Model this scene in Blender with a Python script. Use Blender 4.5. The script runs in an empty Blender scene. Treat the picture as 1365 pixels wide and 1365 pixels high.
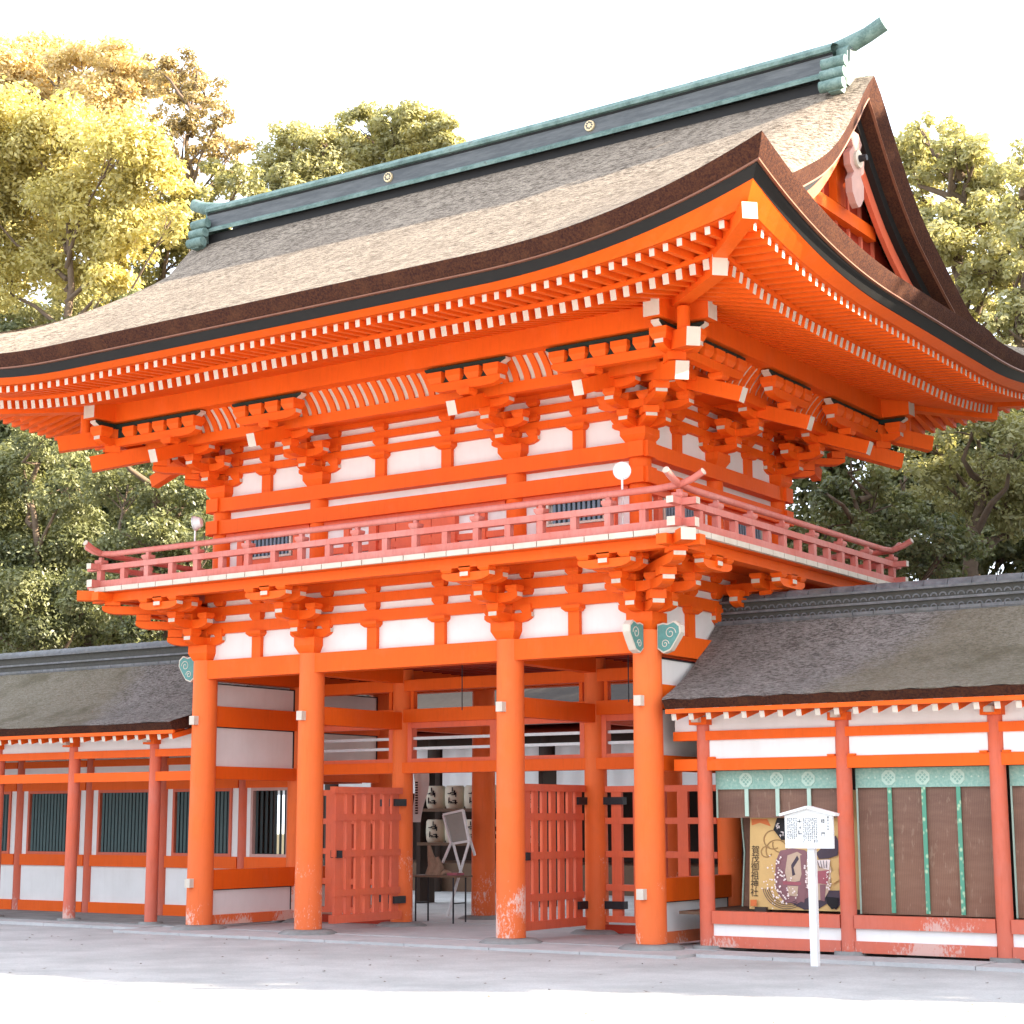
import bpy, math, random
import numpy as np
from mathutils import Vector, Matrix
R = math.radians
random.seed(7)
rng = np.random.default_rng(7)
scene = bpy.context.scene
COL = scene.collection

# ------------------------------------------------------------------ camera
F_PX, PITCH, YAW, ROLL = 2374.0, R(9.76), R(34.167), R(-0.1385)
CAM = Vector((15.809, -20.574, 1.6))
_fw = Vector((-math.sin(YAW) * math.cos(PITCH), math.cos(YAW) * math.cos(PITCH), math.sin(PITCH)))
_r0 = Vector((math.cos(YAW), math.sin(YAW), 0)); _u0 = _r0.cross(_fw)
_rt = math.cos(ROLL) * _r0 + math.sin(ROLL) * _u0
_up = math.cos(ROLL) * _u0 - math.sin(ROLL) * _r0
cam = bpy.data.objects.new("camera", bpy.data.cameras.new("camera"))
COL.objects.link(cam)
cam.data.sensor_width = 36.0
cam.data.lens = F_PX / 1365.0 * 36.0
cam.data.clip_end = 2000
_m = Matrix((_rt, _up, -_fw)).transposed().to_4x4(); _m.translation = CAM
cam.matrix_world = _m
scene.camera = cam

def at(px, py, y):
    """world point at depth y that the photograph shows at pixel (px, py)"""
    d = _fw + _rt * ((px - 682.5) / F_PX) - _up * ((py - 682.5) / F_PX)
    return CAM + d * ((y - CAM.y) / d.y)

# ------------------------------------------------------------------ light
SUN_AZ, SUN_EL = R(68), R(23)          # azimuth from +Y towards +X
world = bpy.data.worlds.new("World"); scene.world = world
world.use_nodes = True
nt = world.node_tree; nt.nodes.clear()
sky = nt.nodes.new("ShaderNodeTexSky"); sky.sky_type = 'NISHITA'; sky.sun_disc = False
sky.sun_elevation = SUN_EL; sky.sun_rotation = SUN_AZ
sky.air_density = 1.0; sky.dust_density = 4.0; sky.ozone_density = 0.6
bg = nt.nodes.new("ShaderNodeBackground"); bg.inputs[1].default_value = 0.15
wo = nt.nodes.new("ShaderNodeOutputWorld")
# thin high cloud over the whole sky
tc = nt.nodes.new("ShaderNodeTexCoord"); cn = nt.nodes.new("ShaderNodeTexNoise")
cn.inputs["Scale"].default_value = 2.2; cn.inputs["Detail"].default_value = 6; cn.inputs["Roughness"].default_value = .6
cr = nt.nodes.new("ShaderNodeValToRGB"); cr.color_ramp.elements[0].position = .3; cr.color_ramp.elements[1].position = .75
cr.color_ramp.elements[0].color = (.80, .80, .80, 1); cr.color_ramp.elements[1].color = (.95, .95, .95, 1)
mxs = nt.nodes.new("ShaderNodeMix"); mxs.data_type = 'RGBA'; mxs.inputs[7].default_value = (2.55, 2.80, 3.15, 1)
nt.links.new(tc.outputs["Generated"], cn.inputs[0]); nt.links.new(cn.outputs[0], cr.inputs[0]); nt.links.new(cr.outputs[0], mxs.inputs[0])
nt.links.new(sky.outputs[0], mxs.inputs[6]); nt.links.new(mxs.outputs[2], bg.inputs[0]); nt.links.new(bg.outputs[0], wo.inputs[0])
sd = Vector((math.sin(SUN_AZ) * math.cos(SUN_EL), math.cos(SUN_AZ) * math.cos(SUN_EL), math.sin(SUN_EL)))
sun = bpy.data.objects.new("sun", bpy.data.lights.new("sun", 'SUN'))
COL.objects.link(sun)
sun.data.energy = 4.5; sun.data.angle = R(0.5); sun.data.color = (1.0, 0.87, 0.68)
sun.rotation_euler = sd.to_track_quat('Z', 'Y').to_euler()
sun.location = (30, 40, 40)
scene.view_settings.view_transform = 'Standard'
scene.view_settings.look = 'None'
scene.view_settings.gamma = 1.0
scene.view_settings.use_curve_mapping = False
scene.view_settings.exposure = 2.6
scene.cycles.max_bounces = 8
scene.cycles.diffuse_bounces = 5
scene.cycles.transparent_max_bounces = 8
scene.cycles.sample_clamp_indirect = 8.0

# ------------------------------------------------------------------ materials
def hexl(h):
    v = [int(h[i:i + 2], 16) / 255 for i in (0, 2, 4)]
    return tuple(c / 12.92 if c <= .04045 else ((c + .055) / 1.055) ** 2.4 for c in v)

class NT:
    def __init__(s, name):
        s.m = bpy.data.materials.new(name); s.m.use_nodes = True
        s.t = s.m.node_tree; s.n = s.t.nodes
        s.b = s.n["Principled BSDF"]; s.out = s.n["Material Output"]
        s._pos = None
    def new(s, k, **kw):
        n = s.n.new(k)
        for a, v in kw.items(): setattr(n, a, v)
        return n
    def link(s, a, b): s.t.links.new(a, b)
    def pos(s, scale=(1, 1, 1), obj=False):
        if obj: o = s.new("ShaderNodeTexCoord").outputs["Object"]
        else: o = s.new("ShaderNodeNewGeometry").outputs["Position"]
        if tuple(scale) != (1, 1, 1):
            mp = s.new("ShaderNodeMapping"); mp.inputs["Scale"].default_value = scale
            s.link(o, mp.inputs[0]); return mp.outputs[0]
        return o
    def noise(s, scale, detail=4, rough=.6, sc=(1, 1, 1), obj=False):
        n = s.new("ShaderNodeTexNoise"); n.inputs["Scale"].default_value = scale
        n.inputs["Detail"].default_value = detail; n.inputs["Roughness"].default_value = rough
        s.link(s.pos(sc, obj), n.inputs["Vector"]); return n.outputs["Fac"]
    def ramp(s, fac, stops, interp='LINEAR'):
        r = s.new("ShaderNodeValToRGB"); r.color_ramp.interpolation = interp
        e = r.color_ramp.elements
        while len(e) < len(stops): e.new(0.5)
        for el, (p, c) in zip(e, stops):
            el.position = p
            el.color = (c, c, c, 1) if isinstance(c, (int, float)) else (*c, 1)
        s.link(fac, r.inputs[0]); return r.outputs[0]
    def mix(s, f, a, b, mode='MIX'):
        m = s.new("ShaderNodeMix", data_type='RGBA', blend_type=mode)
        for sock, v in ((m.inputs[0], f), (m.inputs[6], a), (m.inputs[7], b)):
            if hasattr(v, "is_linked") or hasattr(v, "links"): s.link(v, sock)
            elif isinstance(v, (int, float)): sock.default_value = v
            else: sock.default_value = (*v, 1)
        return m.outputs[2]
    def math(s, op, a, b=0.0):
        m = s.new("ShaderNodeMath", operation=op)
        for sock, v in zip(m.inputs, (a, b)):
            if isinstance(v, (int, float)): sock.default_value = v
            else: s.link(v, sock)
        return m.outputs[0]
    def sep(s, v):
        n = s.new("ShaderNodeSeparateXYZ"); s.link(v, n.inputs[0]); return n.outputs
    def bump(s, h, strength=.3, dist=.01):
        b = s.new("ShaderNodeBump"); b.inputs["Strength"].default_value = strength
        b.inputs["Distance"].default_value = dist
        s.link(h, b.inputs["Height"]); s.link(b.outputs[0], s.b.inputs["Normal"])
    def fin(s, col, rough=.6, spec=.3, metal=0):
        if isinstance(col, tuple): s.b.inputs["Base Color"].default_value = (*col, 1)
        else: s.link(col, s.b.inputs["Base Color"])
        if isinstance(rough, (int, float)): s.b.inputs["Roughness"].default_value = rough
        else: s.link(rough, s.b.inputs["Roughness"])
        s.b.inputs["Specular IOR Level"].default_value = spec
        s.b.inputs["Metallic"].default_value = metal
        return s.m

M = {}
def painted(name, base, dirt, amt=.5, wear=None, rough=.55, worn_h=1.3, bias=.17):
    t = NT(name)
    n1 = t.noise(1.3, 5, .65); n2 = t.noise(14, 4, .7, (1, 1, .25)); n3 = t.noise(60, 3, .6, (1, 1, .1))
    f = t.ramp(n1, [(.35, 0.0), (.75, 1.0)])
    c = t.mix(t.math('MULTIPLY', f, amt), base, dirt)
    pale = t.ramp(t.noise(3.1, 6, .7, (1, 1, .6)), [(.54, 0.0), (.74, 1.0)])
    c = t.mix(t.math('MULTIPLY', pale, .28), c, tuple(min(1, x * .95 + .045) for x in base))
    gr = t.ramp(t.noise(30, 4, .7, (1, 1, .06)), [(.56, 0.0), (.70, 1.0)])
    c = t.mix(t.math('MULTIPLY', gr, .22), c, tuple(x * .55 for x in base))
    c = t.mix(t.math('MULTIPLY', t.ramp(n2, [(.48, 0.0), (.75, 1.0)]), amt * .5), c, tuple(x * .72 for x in base))
    if wear:
        z = t.sep(t.pos())[2]
        h = t.new("ShaderNodeMapRange"); h.inputs[1].default_value = worn_h; h.inputs[2].default_value = -.1
        t.link(z, h.inputs[0])
        w = t.math('ADD', t.math('MULTIPLY', h.outputs[0], .26), t.math('MULTIPLY', t.noise(1.1, 2, .5), 1.0))
        w = t.math('ADD', w, t.math('MULTIPLY', t.noise(30, 5, .75, (1, 1, .5)), .55))
        wf = t.ramp(t.math('SUBTRACT', w, bias), [(.88, 0.0), (.95, 1.0)])
        c = t.mix(t.math('MULTIPLY', t.ramp(h.outputs[0], [(0, 0.0), (1, .45)]), 1.0), c, dirt)
        c = t.mix(t.math('MULTIPLY', t.math('MULTIPLY', wf, t.ramp(h.outputs[0], [(.0, 0.0), (.22, .8)])), .9), c, wear)
    t.bump(t.math('ADD', n2, t.math('MULTIPLY', n3, .5)), .25, .004)
    M[name] = t.fin(c, rough, .16)

VERM = (.80, .118, .009)
painted("vermilion_paint", VERM, (.66, .085, .010), .5)
painted("column_paint", (.82, .155, .032), (.66, .15, .06), .45, (.74, .60, .53), worn_h=1.45, bias=.13)
painted("faded_paint", (.64, .125, .06), (.52, .16, .12), .8, (.62, .45, .40), worn_h=.8)
painted("rail_paint", (.54, .145, .11), (.58, .27, .24), .9)
painted("door_paint", (.76, .15, .065), (.58, .13, .09), .7)
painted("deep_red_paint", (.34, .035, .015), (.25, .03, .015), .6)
painted("dark_green_paint", (.018, .034, .028), (.03, .045, .035), .5)

def plaster(name, base, streak, sc=.9):
    t = NT(name)
    n = t.noise(sc, 5, .6); v = t.noise(9, 4, .6, (1, 1, .12))
    c = t.mix(t.ramp(n, [(.35, 0.0), (.8, .6)]), base, streak)
    c = t.mix(t.math('MULTIPLY', t.ramp(v, [(.5, 0.0), (.8, 1.0)]), .25), c, streak)
    t.bump(t.noise(40, 4), .12, .003)
    M[name] = t.fin(c, .8, .2)
plaster("white_plaster", (.80, .785, .77), (.60, .57, .535))
plaster("white_paint", (.62, .55, .47), (.44, .36, .28), 3.4)

def bark_roof(name, pale, mid, dark, moss=None, sc=1.0, patch=.35):
    t = NT(name)
    big = t.noise(.45, 5, .65); mid_n = t.noise(3.0, 5, .7); fleck = t.noise(16 * sc, 5, .75, (.6, 1.5, 1.5))
    fine = t.noise(48, 3, .7, (.7, 1.3, 1.3)); run = t.noise(1.6, 4, .6, (2.4, .35, .35))
    f = t.math('ADD', t.math('MULTIPLY', fleck, .78), t.math('MULTIPLY', mid_n, .22))
    c = t.ramp(f, [(.42, dark), (.48, mid), (.535, pale), (.66, tuple(min(1, x * 1.18) for x in pale))])
    c = t.mix(t.math('MULTIPLY', t.ramp(big, [(.42, 0.0), (.68, 1.0)]), patch), c, mid)
    c = t.mix(t.math('MULTIPLY', t.ramp(run, [(.52, 0.0), (.72, 1.0)]), patch), c, tuple(x * .6 for x in mid))
    if moss:
        xyz = t.sep(t.pos()); ax = t.math('ABSOLUTE', xyz[0])
        ax = t.math('ADD', t.math('SUBTRACT', ax, t.math('MULTIPLY', xyz[2], .9)), t.math('MULTIPLY', t.noise(2.0, 5, .7), 1.2))
        out_ = t.new("ShaderNodeMapRange", interpolation_type='SMOOTHSTEP'); out_.inputs[1].default_value = 3.9; out_.inputs[2].default_value = 4.7; t.link(ax, out_.inputs[0])
        c = t.mix(t.math('MULTIPLY', out_.outputs[0], .55), c, moss)
        c = t.mix(t.math('MULTIPLY', t.ramp(t.noise(.8, 6, .7), [(.52, 0.0), (.64, 1.0)]), t.math('MULTIPLY', out_.outputs[0], .7)), c, tuple(x * .55 for x in moss))
    c = t.mix(t.ramp(fine, [(.38, .55), (.52, 0.0)]), c, dark)
    t.bump(t.math('ADD', f, t.math('MULTIPLY', fine, .4)), .9, .05)
    M[name] = t.fin(c, .92, .1)
bark_roof("cypress_bark_roof", (.40, .33, .262), (.25, .20, .158), (.085, .066, .052))
bark_roof("gallery_bark_roof", (.285, .262, .245), (.20, .178, .163), (.085, .074, .066), (.21, .175, .105), 1.4)

t = NT("bark_edge")
n = t.noise(34, 5, .75); n1 = t.noise(3, 5, .7)
c = t.mix(t.ramp(n, [(.38, 0.0), (.62, 1.0)]), (.026, .009, .008), (.078, .028, .014))
c = t.mix(t.math('MULTIPLY', t.ramp(n1, [(.5, 0.0), (.7, 1.0)]), .5), c, (.10, .040, .019))
t.bump(n, .6, .012); M["bark_edge"] = t.fin(c, .85, .15)
t = NT("black_board"); n = t.noise(6, 5, .7, (1, 1, 3))
M["black_board"] = t.fin(t.mix(n, (.007, .0065, .007), (.016, .014, .013)), .6, .3)
t = NT("copper_strip"); M["copper_strip"] = t.fin(t.mix(t.noise(12, 4), (.15, .055, .032), (.24, .10, .055)), .5, .4, .2)

t = NT("copper_patina"); n = t.noise(3.5, 6, .7, (1, 1, 1)); n2 = t.noise(40, 4, .7)
c = t.ramp(n, [(.3, (.055, .085, .078)), (.46, (.10, .165, .148)), (.60, (.18, .26, .235)), (.70, (.075, .082, .075))])
c = t.mix(t.math('MULTIPLY', t.ramp(n2, [(.45, 0.0), (.7, 1.0)]), .4), c, (.26, .33, .30))
t.bump(n2, .25, .004); M["copper_patina"] = t.fin(c, .6, .3, .1)
t = NT("dark_copper"); n = t.noise(5, 5, .7, (.4, 1, 3))
M["dark_copper"] = t.fin(t.mix(t.ramp(n, [(.4, 0.0), (.7, 1.0)]), (.075, .080, .085), (.13, .135, .138)), .5, .35, .15)
t = NT("gilt"); n = t.noise(25, 3)
M["gilt"] = t.fin(t.mix(n, (.72, .55, .28), (.60, .48, .33)), .4, .5, .4)
t = NT("black_iron"); M["black_iron"] = t.fin(t.mix(t.noise(20, 4), (.012, .013, .016), (.035, .035, .04)), .5, .4, .2)
t = NT("grey_metal"); M["grey_metal"] = t.fin(t.mix(t.noise(20, 4), (.45, .46, .47), (.62, .63, .64)), .4, .5, .2)
t = NT("white_enamel"); M["white_enamel"] = t.fin(t.mix(t.noise(6, 5, .7, (1, 1, .5)), (.62, .615, .61), (.80, .80, .80)), .45, .4)

def tiles(name):
    t = NT(name); p = t.sep(t.pos())
    n = t.noise(8, 5, .7)
    c = t.mix(t.ramp(n, [(.35, 0.0), (.7, 1.0)]), (.085, .085, .092), (.17, .17, .178))
    c = t.mix(t.ramp(t.noise(1.4, 5, .7), [(.5, 0.0), (.7, .55)]), c, (.10, .095, .075))
    t.bump(n, .3, .006); M[name] = t.fin(c, .55, .4)
tiles("roof_tile")
t = NT("lattice_tile"); n = t.noise(18, 5, .7)
M["lattice_tile"] = t.fin(t.mix(n, (.035, .033, .03), (.10, .094, .082)), .7, .3)

t = NT("stone"); n = t.noise(2.5, 6, .7); n2 = t.noise(60, 3, .7)
c = t.mix(t.ramp(n, [(.3, 0.0), (.7, 1.0)]), (.17, .168, .165), (.30, .295, .285))
t.bump(t.math('ADD', n, n2), .35, .01); M["stone"] = t.fin(c, .85, .2)
t = NT("paving_stone"); n = t.noise(1.6, 6, .7); n2 = t.noise(70, 3, .7)
c = t.mix(t.ramp(n, [(.3, 0.0), (.7, 1.0)]), (.36, .355, .355), (.50, .48, .475))
c = t.mix(t.math('MULTIPLY', t.ramp(n2, [(.45, 0.0), (.7, 1.0)]), .25), c, (.28, .27, .27))
t.bump(n2, .3, .006); M["paving_stone"] = t.fin(c, .85, .2)
t = NT("gravel"); n = t.noise(.6, 8, .68); n2 = t.noise(45, 4, .8); n3 = t.noise(110, 2, .8)
c = t.mix(t.ramp(n, [(.40, 0.0), (.60, 1.0)]), (.44, .44, .432), (.57, .565, .555))
c = t.mix(t.math('MULTIPLY', t.ramp(n2, [(.45, 0.0), (.62, 1.0)]), .35), c, (.27, .27, .275))
c = t.mix(t.math('MULTIPLY', t.ramp(n3, [(.55, 0.0), (.68, 1.0)]), .5), c, (.22, .215, .21))
t.bump(t.math('ADD', n2, n3), .8, .015); M["gravel"] = t.fin(c, .92, .1)
t = NT("forest_floor"); M["forest_floor"] = t.fin(t.mix(t.noise(1.2, 6, .7), (.06, .055, .03), (.14, .11, .065)), .95, .1)

# bamboo blinds
t = NT("bamboo_blind"); p = t.sep(t.pos())
w = t.new("ShaderNodeTexWave", wave_type='BANDS', bands_direction='Z'); w.inputs["Scale"].default_value = 30
w.inputs["Distortion"].default_value = .4; t.link(t.pos(), w.inputs[0])
th = t.new("ShaderNodeTexWave", wave_type='BANDS', bands_direction='X'); th.inputs["Scale"].default_value = 14
t.link(t.pos(), th.inputs[0])
c = t.mix(w.outputs[1], (.10, .052, .040), (.25, .135, .095))
zz = t.sep(t.pos())[2]; lowz = t.new('ShaderNodeMapRange'); lowz.inputs[1].default_value = 1.9; lowz.inputs[2].default_value = .9; t.link(zz, lowz.inputs[0])
c = t.mix(t.math('MULTIPLY', lowz.outputs[0], .55), c, (.26, .12, .07))
zg = t.ramp(t.noise(5, 3, .8, (3, 1, .8)), [(.60, 0.0), (.66, 1.0)])
c = t.mix(t.math('MULTIPLY', zg, .35), c, (.40, .28, .20))
c = t.mix(t.ramp(t.noise(2.2, 5, .7, (.5, 1, 2.5)), [(.4, 0.0), (.75, .55)]), c, (.30, .17, .115))
c = t.mix(t.ramp(th.outputs[1], [(.93, 0.0), (1, .6)]), c, (.05, .03, .025))
t.bump(w.outputs[1], .4, .006); M["bamboo_blind"] = t.fin(c, .65, .3)
t = NT("brocade"); n = t.noise(30, 4, .7)
M["brocade"] = t.fin(t.mix(t.ramp(n, [(.4, 0.0), (.65, 1.0)]), (.20, .36, .30), (.31, .45, .37)), .7, .3)
t = NT("brocade_strip"); v = t.new("ShaderNodeTexVoronoi"); v.inputs["Scale"].default_value = 16
t.link(t.pos((1, 1, .8)), v.inputs["Vector"])
M["brocade_strip"] = t.fin(t.mix(t.ramp(v.outputs["Distance"], [(.15, 0.0), (.4, 1.0)]), (.42, .55, .36), (.10, .30, .20)), .7, .3)
def flat(name, c, rough=.7, var=.12, sc=8):
    t = NT(name); n = t.noise(sc, 4, .65)
    M[name] = t.fin(t.mix(n, tuple(x * (1 - var) for x in c), tuple(min(1, x * (1 + var)) for x in c)), rough, .25)
flat("brocade_pale", (.42, .55, .46)); flat("gold_board", (.60, .38, .15), .5, .15, 3); flat("ink", (.016, .014, .016))
flat("mauve", (.24, .115, .125)); flat("pale_robe", (.50, .36, .26)); flat("blossom", (.80, .68, .64)); flat("seal_red", (.60, .16, .05))
flat("rose", (.34, .10, .12)); flat("dark_violet", (.07, .05, .065)); flat("curl_brown", (.30, .17, .07))
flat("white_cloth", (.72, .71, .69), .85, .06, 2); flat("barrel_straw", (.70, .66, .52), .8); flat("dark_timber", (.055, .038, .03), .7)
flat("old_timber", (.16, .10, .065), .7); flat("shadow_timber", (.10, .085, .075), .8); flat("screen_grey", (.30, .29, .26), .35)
flat("driftwood", (.26, .17, .115), .8, .4, 20); flat("teal_paint", (.10, .245, .225), .6, .35, 22); flat("gegyo_pink", (.50, .30, .26), .6)
flat("dark_pane", (.020, .034, .036), .4); flat("teal_bar", (.10, .15, .15), .6); flat("blue_bar", (.17, .22, .27), .6)
flat("trunk_bark", (.14, .10, .07), .9, .45, 9); flat("pale_trunk", (.24, .19, .13), .9, .4, 9); flat("cone_dark", (.02, .02, .02))
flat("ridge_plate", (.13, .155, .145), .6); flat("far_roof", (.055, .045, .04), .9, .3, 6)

def leaf(name, c, trans=.5, dark=None):
    t = NT(name); dark = dark or tuple(x * .45 for x in c)
    n = t.noise(.55, 4, .6); oi = t.noise(7, 3, .6)
    col = t.mix(t.ramp(n, [(.35, 0.0), (.65, 1.0)]), dark, c)
    col = t.mix(t.math('MULTIPLY', t.ramp(oi, [(.4, 0.0), (.65, 1.0)]), .5), col, tuple(min(1, x * 1.35) for x in c))
    d = t.new("ShaderNodeBsdfDiffuse"); tr = t.new("ShaderNodeBsdfTranslucent"); g = t.new("ShaderNodeBsdfGlossy")
    g.inputs["Roughness"].default_value = .45; g.inputs["Color"].default_value = (.6, .6, .6, 1)
    t.link(col, d.inputs[0]); t.link(t.mix(1.0, col, (1.0, .97, .62), 'MULTIPLY'), tr.inputs[0])
    m1 = t.new("ShaderNodeMixShader"); m1.inputs[0].default_value = trans
    t.link(d.outputs[0], m1.inputs[1]); t.link(tr.outputs[0], m1.inputs[2])
    m2 = t.new("ShaderNodeMixShader"); m2.inputs[0].default_value = .06
    t.link(m1.outputs[0], m2.inputs[1]); t.link(g.outputs[0], m2.inputs[2])
    t.link(m2.outputs[0], t.out.inputs[0]); t.n.remove(t.b)
    M[name] = t.m
leaf("yellow_leaf", (.62, .55, .22), .5, (.40, .35, .14)); leaf("orange_leaf", (.70, .57, .32), .5, (.50, .39, .20))
leaf("olive_leaf", (.38, .36, .17), .45, (.16, .16, .06)); leaf("green_leaf", (.25, .255, .11), .4, (.055, .072, .03))
leaf("gold_green_leaf", (.50, .47, .24), .5, (.30, .29, .14)); leaf("brown_leaf", (.50, .38, .19), .45, (.17, .13, .055))

# ------------------------------------------------------------------ mesh builder
V = Vector
class MB:
    def __init__(s): s.v = []; s.f = []; s.mi = []; s.sm = []; s.mats = []
    def mat(s, m):
        if m not in s.mats: s.mats.append(m)
        return s.mats.index(m)
    def add(s, vs, fs, m, smooth=False):
        o = len(s.v); s.v += [tuple(v) for v in vs]
        ms = m if isinstance(m, (list, tuple)) else [m] * len(fs)
        for f, mm in zip(fs, ms):
            s.f.append(tuple(i + o for i in f)); s.mi.append(s.mat(mm)); s.sm.append(smooth)
    def hexa(s, c8, m, m_ends=None, m_top=None):
        # c8: bottom loop 0-3 then top loop 4-7; ends are faces 0-3-7-4 and 1-2-6-5
        fs = [(3, 2, 1, 0), (4, 5, 6, 7), (0, 1, 5, 4), (2, 3, 7, 6), (3, 0, 4, 7), (1, 2, 6, 5)]
        e = m_ends or m
        s.add(c8, fs, [m, m_top or m, m, m, e, e])
    def box(s, c, size, m, rz=0.0, ends=None, top=None):
        sx, sy, sz = (x / 2 for x in size); ca, sa = math.cos(rz), math.sin(rz)
        pts = []
        for z in (-sz, sz):
            for x, y in ((-sx, -sy), (sx, -sy), (sx, sy), (-sx, sy)):
                pts.append((c[0] + x * ca - y * sa, c[1] + x * sa + y * ca, c[2] + z))
        s.hexa(pts, m, ends, top)
    def span(s, lo, hi, m):
        s.box([(a + b) / 2 for a, b in zip(lo, hi)], [b - a for a, b in zip(lo, hi)], m)
    def beam(s, p0, p1, w, h, m, ends=None, up=None, end0=None, end1=None):
        p0, p1 = V(p0), V(p1); d = (p1 - p0).normalized(); u = V(up) if up else V((0, 0, 1))
        sd_ = d.cross(u).normalized(); u = sd_.cross(d)
        a, b = sd_ * w / 2, u * h / 2
        c = [p0 + a - b, p1 + a - b, p1 - a - b, p0 - a - b, p0 + a + b, p1 + a + b, p1 - a + b, p0 - a + b]
        fs = [(3, 2, 1, 0), (4, 5, 6, 7), (0, 1, 5, 4), (2, 3, 7, 6), (3, 0, 4, 7), (1, 2, 6, 5)]
        s.add(c, fs, [m] * 4 + [end0 or ends or m, end1 or ends or m])
    def cyl(s, p0, p1, r0, r1, m, n=20, cap0=None, cap1=None, caps=True):
        p0, p1 = V(p0), V(p1); d = (p1 - p0).normalized()
        a = d.orthogonal().normalized(); b = d.cross(a)
        ring = lambda p, r: [p + (a * math.cos(k * 2 * math.pi / n) + b * math.sin(k * 2 * math.pi / n)) * r for k in range(n)]
        A, B = ring(p0, r0), ring(p1, r1)
        s.add(A + B, [(k, (k + 1) % n, n + (k + 1) % n, n + k) for k in range(n)], m, True)
        if caps:
            s.add(A, [tuple(range(n))[::-1]], cap0 or m); s.add(B, [tuple(range(n))], cap1 or m)
    def tube(s, pts, rs, m, n=8, cap=True):
        pts = [V(p) for p in pts]; prev = None; rings = []
        for i, p in enumerate(pts):
            d = (pts[min(i + 1, len(pts) - 1)] - pts[max(i - 1, 0)]).normalized()
            a = (prev - d * prev.dot(d)).normalized() if prev is not None and (prev - d * prev.dot(d)).length > 1e-4 else d.orthogonal().normalized()
            prev = a; b = d.cross(a)
            rings.append([p + (a * math.cos(k * 2 * math.pi / n) + b * math.sin(k * 2 * math.pi / n)) * rs[i] for k in range(n)])
        vs = [q for r in rings for q in r]
        fs = [(i * n + k, i * n + (k + 1) % n, (i + 1) * n + (k + 1) % n, (i + 1) * n + k) for i in range(len(pts) - 1) for k in range(n)]
        s.add(vs, fs, m, True)
        if cap:
            s.add(rings[0], [tuple(range(n))[::-1]], m); s.add(rings[-1], [tuple(range(n))], m)
    def grid(s, rows, m, smooth=True, flip=False):
        n = len(rows[0]); vs = [p for r in rows for p in r]
        fs = []
        for i in range(len(rows) - 1):
            for k in range(n - 1):
                q = (i * n + k, i * n + k + 1, (i + 1) * n + k + 1, (i + 1) * n + k)
                fs.append(q[::-1] if flip else q)
        s.add(vs, fs, m, smooth)
    def prism(s, prof, o, ex, ey, ez, depth, m, side=None, back=None):
        """extrude the 2D profile (ex, ey plane at o) by depth along ez, centred"""
        o, ex, ey, ez = V(o), V(ex), V(ey), V(ez); n = len(prof)
        A = [o + ex * x + ey * y - ez * depth / 2 for x, y in prof]
        B = [o + ex * x + ey * y + ez * depth / 2 for x, y in prof]
        s.add(A, [tuple(range(n))[::-1]], back or m); s.add(B, [tuple(range(n))], m)
        sm = side if isinstance(side, list) else [side or m] * n
        s.add(A + B, [(k, (k + 1) % n, n + (k + 1) % n, n + k) for k in range(n)], sm)
    def build(s, name, parent=None, origin=None, **props):
        me = bpy.data.meshes.new(name)
        P = np.array(s.v, dtype=float)
        if parent is not None: org = wloc(parent)
        elif origin is not None: org = V(origin)
        else: org = V(((P[:, 0].min() + P[:, 0].max()) / 2, (P[:, 1].min() + P[:, 1].max()) / 2, P[:, 2].min()))
        P = P - np.array(org)
        me.from_pydata(P.tolist(), [], s.f)
        for m in s.mats: me.materials.append(M[m])
        me.polygons.foreach_set("material_index", s.mi)
        me.polygons.foreach_set("use_smooth", s.sm)
        me.update()
        o = bpy.data.objects.new(name, me); COL.objects.link(o)
        if parent is not None: o.parent = parent
        else: o.location = org
        for k, v in props.items(): o[k] = v
        return o

_wl = {}
def wloc(o):
    p = V(o.location)
    while o.parent: o = o.parent; p = p + V(o.location)
    return p
def thing(name, label, cat, loc, group=None):
    o = bpy.data.objects.new(name, None); COL.objects.link(o); o.location = loc
    o.empty_display_size = .3
    o["label"] = label; o["category"] = cat
    if group: o["group"] = group
    return o
def tag(o, label=None, cat=None, group=None, kind=None):
    for k, v in (("label", label), ("category", cat), ("group", group), ("kind", kind)):
        if v: o[k] = v
    return o

VM, WP = "vermilion_paint", "white_paint"

# ------------------------------------------------------------------ ground
GZ = -0.10
mb = MB(); mb.add([(-400, -300, GZ), (400, -300, GZ), (400, 500, GZ), (-400, 500, GZ)], [(0, 1, 2, 3)], "gravel")
mb.build("ground", kind="structure")
mb = MB()
for x0, x1, y0, y1 in ((-4.9, 4.9, -.95, 5.4),):
    nx, ny = 7, 6
    for i in range(nx):
        for j in range(ny):
            a, b = x0 + (x1 - x0) * i / nx, x0 + (x1 - x0) * (i + 1) / nx
            c, d = y0 + (y1 - y0) * j / ny, y0 + (y1 - y0) * (j + 1) / ny
            mb.span((a + .006, c + .006, GZ - .05), (b - .006, d - .006, GZ + .035 + .004 * ((i * 3 + j * 5) % 3)), "paving_stone")
mb.build("paving", kind="structure")
mb = MB(); x = 4.95
k = 0
while x < 30:
    L = 1.05 + .25 * ((k * 7) % 4) / 3
    mb.span((x + .005, -.55, GZ - .05), (x + L - .005, .16, GZ + .04 + .004 * (k % 3)), "paving_stone"); x += L; k += 1
x = -4.95; k = 0
while x > -40:
    L = 1.05 + .25 * ((k * 5) % 4) / 3
    mb.span((x - L + .005, -.35, GZ - .05), (x - .005, .16, GZ + .04 + .004 * (k % 3)), "paving_stone"); x -= L; k += 1
mb.build("apron_path", kind="structure")
mb = MB(); mb.add([(-120, 26, GZ + .01), (120, 26, GZ + .01), (120, 160, GZ + .01), (-120, 160, GZ + .01)], [(0, 1, 2, 3)], "forest_floor")
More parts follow.
